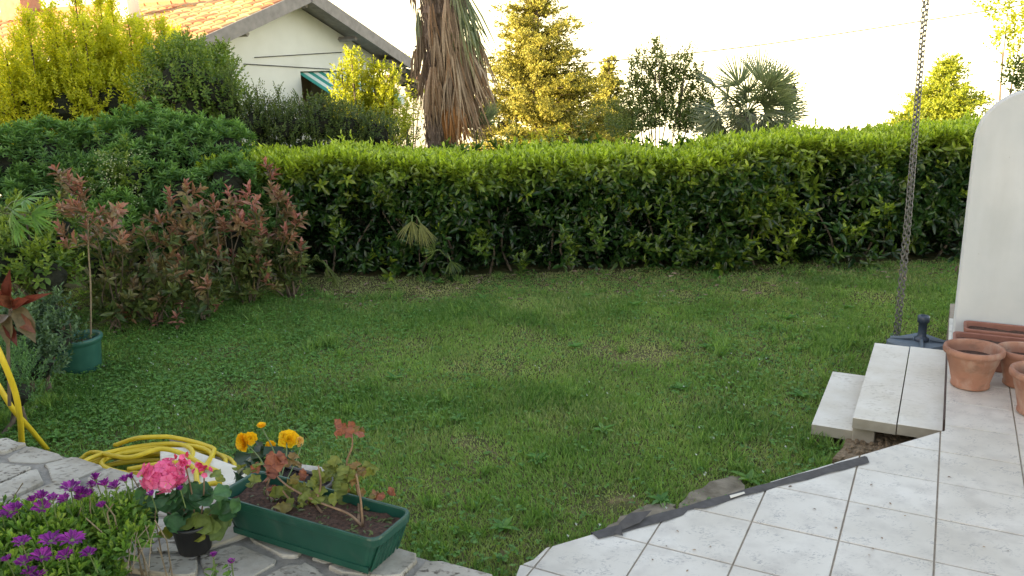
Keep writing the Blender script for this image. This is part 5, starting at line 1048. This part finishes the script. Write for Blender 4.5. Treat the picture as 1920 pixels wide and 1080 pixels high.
# conifer
def conifer(name, label, mat, px, ytop, ybase, Y, rbase, cat='tree', layers=34, LL=.05, LW=.014, group=None, seed=1, per=1.0, dens=1.0):
    t_ = atd(px, ytop, Y); b = np.array([t_[0], Y, float(terr_z(t_[0], Y))]); vb = atd(px, ybase, Y)[2]; th = thing(name, label, cat, b, 0, group)
    MB().tube([b, (b+t_)/2, t_], [.13, .08, .01], 9).build('trunk', M['bark'], th); LV = Leaves(); P, D = [], []; br = MB()
    Hh = t_[2]-vb; r2 = random.Random(seed)
    zz = vb-.5
    while zz < t_[2]:
        f = (t_[2]-zz)/Hh; R = rbase*min(f, 1.15)**.85; nb = int((7+7*min(f, 1))*per)
        for _ in range(nb):
            a = r2.uniform(0, 2*PI); L = R*r2.choice([.5, .7, .8, .9, 1.0, 1.12, 1.25])*r2.uniform(.9, 1.05)+.04; rise = r2.uniform(.0, .22); s = int(L*34*dens)+3
            d = np.array([math.cos(a), math.sin(a), rise]); o0 = np.array([b[0], b[1], zz+r2.uniform(-.06, .06)])
            br.tube([o0, o0+d*L*.9], [.012, .004], 3, caps=False)
            u = rng.uniform(.22, 1, s); side = rng.normal(0, 1, (s, 3))*[1, 1, .35]*(.03+.075*(1-u)+.02)[:, None]
            P.append(o0+d*(L*u)[:, None]+side+np.array([0, 0, 1.])*(.10*u**2*L)[:, None]); D.append(np.tile(d, (s, 1))+rng.normal(0, .45, (s, 3))+[0, 0, .25])
        zz += Hh/layers*r2.uniform(.6, 1.5)
    P, D = np.concatenate(P), np.concatenate(D); n = len(P)
    shoots(LV, P, D, 7, LL*1.6, LL, LW, 1.0, .4, 0, np.clip(rng.normal(.3, .3, n), 0, 1), .4); LV.build('needles', T_DIA, M[mat], th)
    br.build('branches', M['bark'], th, kind='stuff'); return th
conifer('conifer_tree', 'tall sunlit golden conifer behind the middle of the hedge', 'conifer', 1003, -95, 275, 14.8, 1.28, layers=30, per=.95, LL=.044, LW=.014, dens=2.5)
# foliage around its foot
blob_shrub('sunlit_bush', 'low yellow leafy bush at the foot of the tall conifer', 'far', [(1040, 262, 22, 12.0), (1010, 268, 18, 12), (985, 262, 16, 12)], per=420, K=7, SL=.11, LL=.06, LW=.016, n_parts=0, age=(.3, .9), cores=False)
blob_shrub('sunlit_bush', 'yellow sunlit bush between the tall palm and the conifer', 'far', [(925, 195, 24, 17), (905, 215, 24, 17), (945, 240, 24, 16), (915, 245, 26, 16)], per=150, K=8, SL=.15, LL=.08, LW=.022, n_parts=0, age=(.2, .5))
blob_shrub('shaded_bush', 'shaded olive bush just behind the hedge right of the palm', 'bush', [(960, 262, 22, 9.3), (1090, 262, 26, 9.4), (1040, 270, 20, 9.3), (1150, 255, 34, 9.6), (905, 265, 18, 9.3), (1120, 225, 22, 9.8)], per=700, K=8, SL=.1, LL=.035, LW=.011, n_parts=0, age=(0, .25), cores=False)
conifer('conifer_tree', 'hazy narrow yellow conifer right of the tall golden one', 'conifer', 1143, 110, 240, 26, .75, layers=20, LL=.08, LW=.03, seed=3, per=.8, dens=.6)
lt = []
for (x, y, r_) in [(1233, 92, 9), (1236, 112, 11), (1230, 135, 16), (1200, 115, 11), (1190, 128, 9), (1208, 140, 16), (1290, 100, 7), (1287, 122, 11), (1282, 145, 15), (1255, 125, 12), (1262, 150, 18), (1310, 140, 10), (1305, 162, 17), (1325, 185, 15), (1185, 160, 13), (1200, 175, 20), (1235, 165, 22), (1270, 185, 24), (1180, 205, 18), (1220, 205, 26), (1300, 205, 22), (1160, 230, 18), (1195, 238, 24), (1250, 230, 28), (1290, 240, 26), (1330, 225, 18), (1340, 245, 18), (1150, 205, 10), (1228, 78, 5), (1215, 100, 6), (1268, 112, 7)]:
    lt.append((x, y, r_, 10.3+random.uniform(-.25, .25)))
blob_shrub('loose_tree', 'loose small-leaved green tree left of the fan palm', 'bush', lt, per=5200, K=8, SL=.10, LL=.036, LW=.012, n_parts=0, cat='tree', age=(.05, .35), cores=False, stems=9)
blob_shrub('shaded_bush', 'dark green bush filling the foot of the loose tree', 'bush', [(1200, 230, 34, 10.0), (1250, 220, 40, 10.1), (1290, 240, 32, 10.0), (1170, 250, 26, 9.9)], per=1500, K=8, SL=.1, LL=.036, LW=.012, n_parts=0, age=(0, .15), cores=False)
conifer('conifer_tree', 'bright yellow-green conifer behind the right end of the hedge', 'far', 1782, 108, 240, 19, .95, layers=24, LL=.07, LW=.02, seed=5, per=.9, dens=.7)
conifer('conifer_tree', 'small yellow-green conifer left of the hanging chain top of hedge', 'far', 1730, 175, 240, 20, .5, layers=14, LL=.07, LW=.02, seed=6, per=.8, dens=.7)
blob_shrub('distant_tree', 'yellow round tree peeking out right of the fan palm', 'far', [(1480, 172, 24, 19), (1465, 160, 16, 19)], per=110, K=7, SL=.18, LL=.09, LW=.03, n_parts=0, cat='tree', age=(.4, .8))
th = blob_shrub('broadleaf_tree', 'sunlit broadleaf tree reaching in at the top right corner', 'far', [(1890, 20, 34, 14), (1915, 60, 38, 14), (1880, 85, 26, 14), (1925, 110, 40, 14), (1900, -30, 50, 14), (1960, 50, 60, 14), (1875, 5, 26, 14)], per=420, K=7, SL=.14, LL=.075, LW=.024, n_parts=0, cat='tree', age=(.1, .5), cores=False)
blob_shrub('shaded_bush', 'dark green foliage directly behind the rounded top of the white wall', 'bush', [(1912, 145, 26, 11.5), (1940, 165, 30, 11.5), (1895, 165, 12, 11.5)], per=1300, K=8, SL=.12, LL=.06, LW=.02, n_parts=0, age=(0, .1), cores=False)
blob_shrub('shaded_bush', 'dark bush between the tall palm foot and the young tree', 'cotone', [(770, 262, 24, 9.3), (735, 262, 20, 9.3)], per=900, K=9, SL=.09, LL=.03, LW=.01, n_parts=0, age=(0, .2), cores=False)
# ================================================================== GABLE HOUSE
PL = np.array([-5.07, 14.0]); PR = np.array([-2.34, 19.3]); wdir = norm(PR-PL); rdir = np.array([-wdir[1], wdir[0]]); nrm_ = -rdir; PL = PL-nrm_*.55; PR = PR-nrm_*.55; WL = np.linalg.norm(PR-PL)
zeL, zeR = 2.05, 1.90; apx = atd(563, -4, 16.9); sA = float((apx[:2]-PL) @ wdir)-.1; zA = apx[2]
th = thing('gable_house', 'white gabled house with a tiled roof, half hidden by trees', 'house', (*PL, -1.5))
def HP(s, d, z): q = PL+wdir*s-nrm_*d; return np.array([q[0], q[1], z])   # s along the gable, d depth away from us
DEP = 10.5; zb = -2.5
i0 = .32; i1 = WL-.35
def zroof(s): return zeL+(zA-zeL)*s/sA if s < sA else zA+(zeR-zA)*(s-sA)/(WL-sA)
# window opening position on the gable
def hit(px, py):    # ray / gable plane
    d = ray(px, py); pl = HP(0, 0, 0); n3 = np.array([nrm_[0], nrm_[1], 0]); t = ((pl-np.array([0, 0, H])) @ n3)/(d @ n3); return np.array([0, 0, H])+d*t
w0 = hit(563, 134); w1 = hit(690, 137); sw0 = float((w0[:2]-PL) @ wdir); sw1 = float((w1[:2]-PL) @ wdir); zw1 = w0[2]; zw0 = hit(566, 240)[2]
def wallquad(s0, s1, zlo, zh0, zh1, m, d=0.0, t=.25):
    a, b, c, e = HP(s0, d, zlo), HP(s1, d, zlo), HP(s1, d, zh1), HP(s0, d, zh0); A2, B2, C2, E2 = HP(s0, d+t, zlo), HP(s1, d+t, zlo), HP(s1, d+t, zh1), HP(s0, d+t, zh0)
    m.add([a, b, c, e, A2, B2, C2, E2], [(0, 1, 2, 3), (7, 6, 5, 4), (0, 4, 5, 1), (1, 5, 6, 2), (2, 6, 7, 3), (3, 7, 4, 0)])
m = MB(); u_ = -.03
bps = sorted([i0, sA, sw0, sw1, i1])
for s0_, s1_ in zip(bps[:-1], bps[1:]):
    if s1_ <= i0 or s0_ >= i1: continue
    hz0, hz1 = zroof(s0_+1e-6)+u_, zroof(s1_-1e-6)+u_
    if s0_ >= sw0-1e-6 and s1_ <= sw1+1e-6: wallquad(s0_, s1_, zw1, hz0, hz1, m); wallquad(s0_, s1_, zb, zw0, zw0, m)
    else: wallquad(s0_, s1_, zb, hz0, hz1, m)
m.build('gable_wall', M['housewall'], th)
m = MB(); ssn = i0
a = [HP(i0, .25, zb), HP(i0, DEP, zb), HP(i0, DEP, zeL+.1), HP(i0, .25, zeL+.1), HP(i0+.25, .25, zb), HP(i0+.25, DEP, zb), HP(i0+.25, DEP, zeL+.1), HP(i0+.25, .25, zeL+.1)]
m.add(a, [(0, 1, 2, 3), (7, 6, 5, 4), (0, 3, 7, 4), (1, 5, 6, 2), (2, 6, 7, 3)])
a = [HP(i1, .25, zb), HP(i1, DEP, zb), HP(i1, DEP, zeR+.1), HP(i1, .25, zeR+.1), HP(i1-.25, .25, zb), HP(i1-.25, DEP, zb), HP(i1-.25, DEP, zeR+.1), HP(i1-.25, .25, zeR+.1)]
m.add(a, [(3, 2, 1, 0), (4, 5, 6, 7), (0, 4, 7, 3), (1, 2, 6, 5), (2, 3, 7, 6)]); m.build('side_wall', M['housewall'], th)
# recessed loggia
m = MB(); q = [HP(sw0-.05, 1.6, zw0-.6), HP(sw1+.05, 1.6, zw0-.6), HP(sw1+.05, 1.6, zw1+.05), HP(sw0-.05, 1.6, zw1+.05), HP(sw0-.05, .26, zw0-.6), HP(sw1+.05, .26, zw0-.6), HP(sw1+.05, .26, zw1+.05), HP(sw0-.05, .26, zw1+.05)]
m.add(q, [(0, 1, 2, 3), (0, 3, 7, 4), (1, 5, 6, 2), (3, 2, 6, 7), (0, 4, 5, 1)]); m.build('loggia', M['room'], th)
# awning, striped cloth panels
aw = link('awning', None, th); aw.location = (0, 0, 0); to_local(aw, th); ns = 14; bl0 = hit(566, 139); zt0 = zw1-.02; drop = abs(hit(640, 186)[2]-zt0)
for k in range(ns):
    s0, s1 = sw0+.03+(sw1-sw0-.06)*k/ns, sw0+.03+(sw1-sw0-.06)*(k+1)/ns
    q = []
    for dd, zz in ((.10, zt0), (-.95, zt0-drop), (-.96, zt0-drop-.16)):
        q += [HP(s0, dd, zz), HP(s1-.001, dd, zz), HP(s0, dd, zz-.008), HP(s1-.001, dd, zz-.008)]
    mm = MB().add(q, [(0, 1, 5, 4), (4, 5, 9, 8), (2, 6, 7, 3), (6, 10, 11, 7)]); o = link('stripe', mm.mesh('stripe', M['awning_g'] if k % 2 == 0 else M['awning_w']), aw); o.matrix_basis = Matrix.Identity(4)
MB().tube([HP(sw0, -.94, zt0-drop), HP(sw1, -.94, zt0-drop)], .02, 6).build('front_bar', M['awning_w'], th)
# roof: slopes + tiles
def RP(s, d, off=0.0):
    z = zroof(s); left = s < sA; sl = (zA-zeL)/sA if left else (zeR-zA)/(WL-sA); nn = norm(np.array([-sl, 1.0])); p = HP(s, d, z); p = p+np.array([wdir[0]*nn[0]*off, wdir[1]*nn[0]*off, nn[1]*off]); return p
rf = link('roof', None, th); to_local(rf, th)
so_ = -.25; eo = WL+.3; sov = -.55
def slope_pt(left, s, d, off):
    sl = (zA-zeL)/sA if left else (zeR-zA)/(WL-sA); z = (zeL+sl*s) if left else (zA+sl*(s-sA)); nn = norm(np.array([-sl, 1.0])); p = HP(s, d, z); return p+np.array([wdir[0]*nn[0]*off, wdir[1]*nn[0]*off, nn[1]*off])
for left, sa, sb in ((True, so_, sA), (False, sA, eo)):
    q = [slope_pt(left, s, d, o__) for o__ in (.0, .10) for (s, d) in ((sa, sov), (sb, sov), (sb, DEP+.3), (sa, DEP+.3))]
    MB().add(q, [(0, 3, 2, 1), (4, 5, 6, 7), (0, 1, 5, 4), (1, 2, 6, 5), (2, 3, 7, 6), (3, 0, 4, 7)]).build('roof_deck', M['wood'], rf)
    q = [slope_pt(left, s, d, o__) for o__ in (-.10, .14) for (s, d) in ((sa-.02*(1 if left else 0), sov-.04), (sb+(0 if left else .02), sov-.04), (sb+(0 if left else .02), sov-.005), (sa-.02*(1 if left else 0), sov-.005))]
    MB().add(q, [(0, 3, 2, 1), (4, 5, 6, 7), (0, 1, 5, 4), (1, 2, 6, 5), (2, 3, 7, 6), (3, 0, 4, 7)]).build('barge_board', M['wood'], rf)
MB().box((*HP(WL-.05, -.2, 0)[:2], zeR-.09), (.45, .5, .16), math.atan2(wdir[1], wdir[0])).build('eave_box', M['wood'], rf)
# curved tiles: shared mesh, one object each for those that show largest, the rest joined
tw, tl = .26, .33
def tile_geo(left, s, d, add):
    vs = []
    for e, sc in ((0, 1.0), (1, .86)):
        for k in range(5):
            a = PI*k/4; w = (tw/2*sc)*math.cos(a); hgt = (.055*sc)*math.sin(a)+.103+.02*(1-e); vs.append(slope_pt(left, s+(tl*1.06*e if left else -tl*1.06*e), d+tw/2+w, hgt))
    fs = [(k, k+1, 5+k+1, 5+k) for k in range(4)]+[(4, 3, 2, 1, 0)]
    return vs, fs
tiles = []
sl_len = sA-so_
for r_ in range(int(sl_len/tl)):
    for c_ in range(int((DEP+.8)/tw)):
        s = so_+r_*tl; d = sov+.02+c_*tw; p = slope_pt(True, s, d, .15); tiles.append((np.linalg.norm(p-[0, 0, H]), s, d))
tiles.sort(); V, Fq, T_, A2_ = [], [], [], []
vis = tiles[:300]; rest = tiles[300:]
v0, f0_ = tile_geo(True, tiles[0][1], tiles[0][2], 0); v0 = np.array(v0); org = v0[0].copy()
cache = []
for k in range(4):
    me = bpy.data.meshes.new('roof_tile'); me.from_pydata([tuple(p-org) for p in v0], [], f0_); me.materials.append(M['rooftile'])
    at_ = me.attributes.new('tint', 'FLOAT', 'POINT'); at_.data.foreach_set('value', [k/3]*10); at_ = me.attributes.new('age', 'FLOAT', 'POINT'); at_.data.foreach_set('value', [.35*(k % 2)]*10); cache.append(me)
invr = Matrix.Translation(th.location).inverted()
for _, s, d in vis:
    q = np.array(tile_geo(True, s, d, 0)[0][0]); o = link('roof_tile', random.choice(cache), rf); o.matrix_basis = Matrix.Translation(q)
for _, s, d in rest:
    v_, f_ = tile_geo(True, s, d, 0); b_ = len(V); V += v_; Fq += [(b_+a, b_+a+1, b_+a+6, b_+a+5) for a in range(4)]; T_ += [random.random()]*10
me = np_mesh('roof_tiles', np.array(V), np.array(Fq), M['rooftile'], np.array(T_), np.zeros(len(T_)), False); o = link('roof_tiles', me, rf); o['kind'] = 'stuff'
m = MB()
for k in range(int((DEP+.8)/.4)):
    d = sov+k*.4; m.tube([slope_pt(True, sA, d, .13), slope_pt(True, sA, d+.42, .15)], [.10, .085], 8)
m.build('ridge_tiles', M['rooftile'], rf, kind='stuff')
V, Fq = [], []
for r_ in range(int((eo-sA)/tl)):
    for c_ in range(int((DEP+.8)/tw)):
        v_, f_ = tile_geo(False, sA+(r_+1)*tl, sov+.02+c_*tw, 0); b_ = len(V); V += v_; Fq += [(b_+a, b_+a+1, b_+a+6, b_+a+5) for a in range(4)]
me = np_mesh('roof_tiles', np.array(V), np.array(Fq), M['rooftile'], np.full(len(V), .5), None, False); o = link('roof_tiles', me, rf); o['kind'] = 'stuff'
def chimney(px, py, wpx, hpx, s, mat, name='chimney', cap=True):
    # stands on the left slope at slope coordinate s, seen at pixel px
    best = min(np.linspace(0, DEP, 300), key=lambda d: abs(_px(slope_pt(True, s, d, 0))-px)); p = slope_pt(True, s, best, 0); w = wpx/F*p[1]; h = hpx/F*p[1]
    m = MB().box((p[0], p[1], p[2]+h/2-.3), (w, w, h+.6), math.atan2(wdir[1], wdir[0])+.2); o = m.build(name, mat, rf)
    if cap: MB().box((p[0], p[1], p[2]+h+.04), (w*1.25, w*1.25, .08), math.atan2(wdir[1], wdir[0])+.2).build('chimney_cap', mat, rf)
def _px(P): c = R3.T @ (P-np.array([0, 0, H])); return 960+F*c[0]/c[2]
chimney(45, 20, 46, 110, sA*.9, M['brick']); chimney(243, 35, 30, 150, sA*.55, M['render'])
MB().tube([slope_pt(False, WL+.3, sov, -.02), slope_pt(False, WL+.3, 3.0, -.02)], .06, 8).build('gutter', M['metal'], rf)
MB().tube([slope_pt(True, so_-.03, sov, .0), slope_pt(True, so_-.03, DEP, .0)], .06, 8).build('gutter', M['metal'], rf)
for s_ in (sA*.45, sA, sA+(WL-sA)*.5):
    zz = zroof(s_)-.16; MB().tube([HP(s_, sov+.1, zz), HP(s_, .0, zz)], .05, 4).build('purlin_end', M['wood'], rf)
# wall lamp bracket and cables on the gable
MB().tube([HP(i0, -.03, hit(405, 92)[2]), HP(i0+.35, -.03, hit(405, 92)[2])], .02, 6).build('bracket', M['wood'], th)
for (a, b) in (((475, 108), (640, 98)), ((455, 120), (620, 130))):
    p, q = hit(*a), hit(*b); off = np.array([nrm_[0], nrm_[1], 0])*.03; MB().tube([p+off, q+off], .008, 4).build('wall_cable', M['wire'], th)
# distant sunlit building glimpsed between tree and palm
dq = atd(772, 200, 30); th = thing('distant_building', 'small sunlit pale building glimpsed left of the palm trunk', 'building', (dq[0], 30, -3))
MB().box((dq[0], 31, -.95), (1.7, 2.0, 4.6), 0).build('wall', M['render'], th)
MB().add([(dq[0]-1, 29.8, 1.36), (dq[0]+1, 29.8, 1.36), (dq[0]+1, 32.2, 1.36), (dq[0]-1, 32.2, 1.36), (dq[0]-1, 31, 1.55), (dq[0]+1, 31, 1.55)], [(0, 1, 5, 4), (2, 3, 4, 5), (0, 4, 3), (1, 2, 5), (0, 3, 2, 1)]).build('roof', M['brick'], th)
MB().box((dq[0]-.6, 29.985, .9), (.16, .03, .3), 0).build('window', M['room'], th)
# street lamp behind the palm
lp = atd(1466, 212, 12.5); th = thing('street_lamp', 'black street lamp head poking out beside the fan palm', 'street lamp', (lp[0]-.28, 12.5, float(terr_z(1, 12.5))))
m = MB(); vs = []
for i in range(9):
    f = i/8; r1 = .045*math.sin(PI*min(.95, f+.08))**.6+.004
    for k in range(10): a = 2*PI*k/10; vs.append((lp[0]-.14+.32*f, 12.5+1.2*r1*math.cos(a), lp[2]+.02-.03*f+r1*math.sin(a)))
m.add(vs, [(i*10+k, i*10+(k+1) % 10, (i+1)*10+(k+1) % 10, (i+1)*10+k) for i in range(8) for k in range(10)]+[tuple(range(10)), tuple(range(89, 79, -1))]); m.build('lamp_head', M['black'], th, smooth=True)
MB().tube([(lp[0]-.28, 12.5, float(terr_z(1, 12.5))-.1), (lp[0]-.28, 12.5, lp[2]-.1), (lp[0]-.2, 12.5, lp[2]), (lp[0]-.1, 12.5, lp[2]+.02)], .025, 8).build('pole', M['black'], th)
# overhead cable
pts = [hit(742, 118), atd(905, 129, 19), atd(1085, 119, 19.0), atd(1300, 99, 18.5), atd(1500, 74, 18), atd(1900, 12, 17), atd(2300, -60, 16)]
o = MB().tube(spline(pts, 6), .011, 4).build('overhead_cable', M['wire']); setp(o, 'thin dark overhead cable crossing the sky from the house to the right', 'cable')
# house added out of view on the left to cast the garden's shade
th = thing('added_shade_house', 'unseen pale two-storey house added to the left to shade the garden', 'house', (-13, 1.2, ZL))
MB().box((-13, 1.2, 2.4), (8, 14.4, 6.2)).build('wall', M['render'], th)
MB().add([(-17.4, -6.3, 5.5), (-8.6, -6.3, 5.5), (-8.6, 8.7, 5.5), (-17.4, 8.7, 5.5), (-13, -6.3, 7), (-13, 8.7, 7)], [(0, 1, 4), (3, 5, 2), (0, 4, 5, 3), (1, 2, 5, 4), (0, 3, 2, 1)]).build('roof', M['brick'], th)
for y in (-3, 1, 5):
    for z in (1.2, 4.0): MB().box((-8.99, y, z), (.05, 1.1, 1.3)).build('window', M['black'], th)
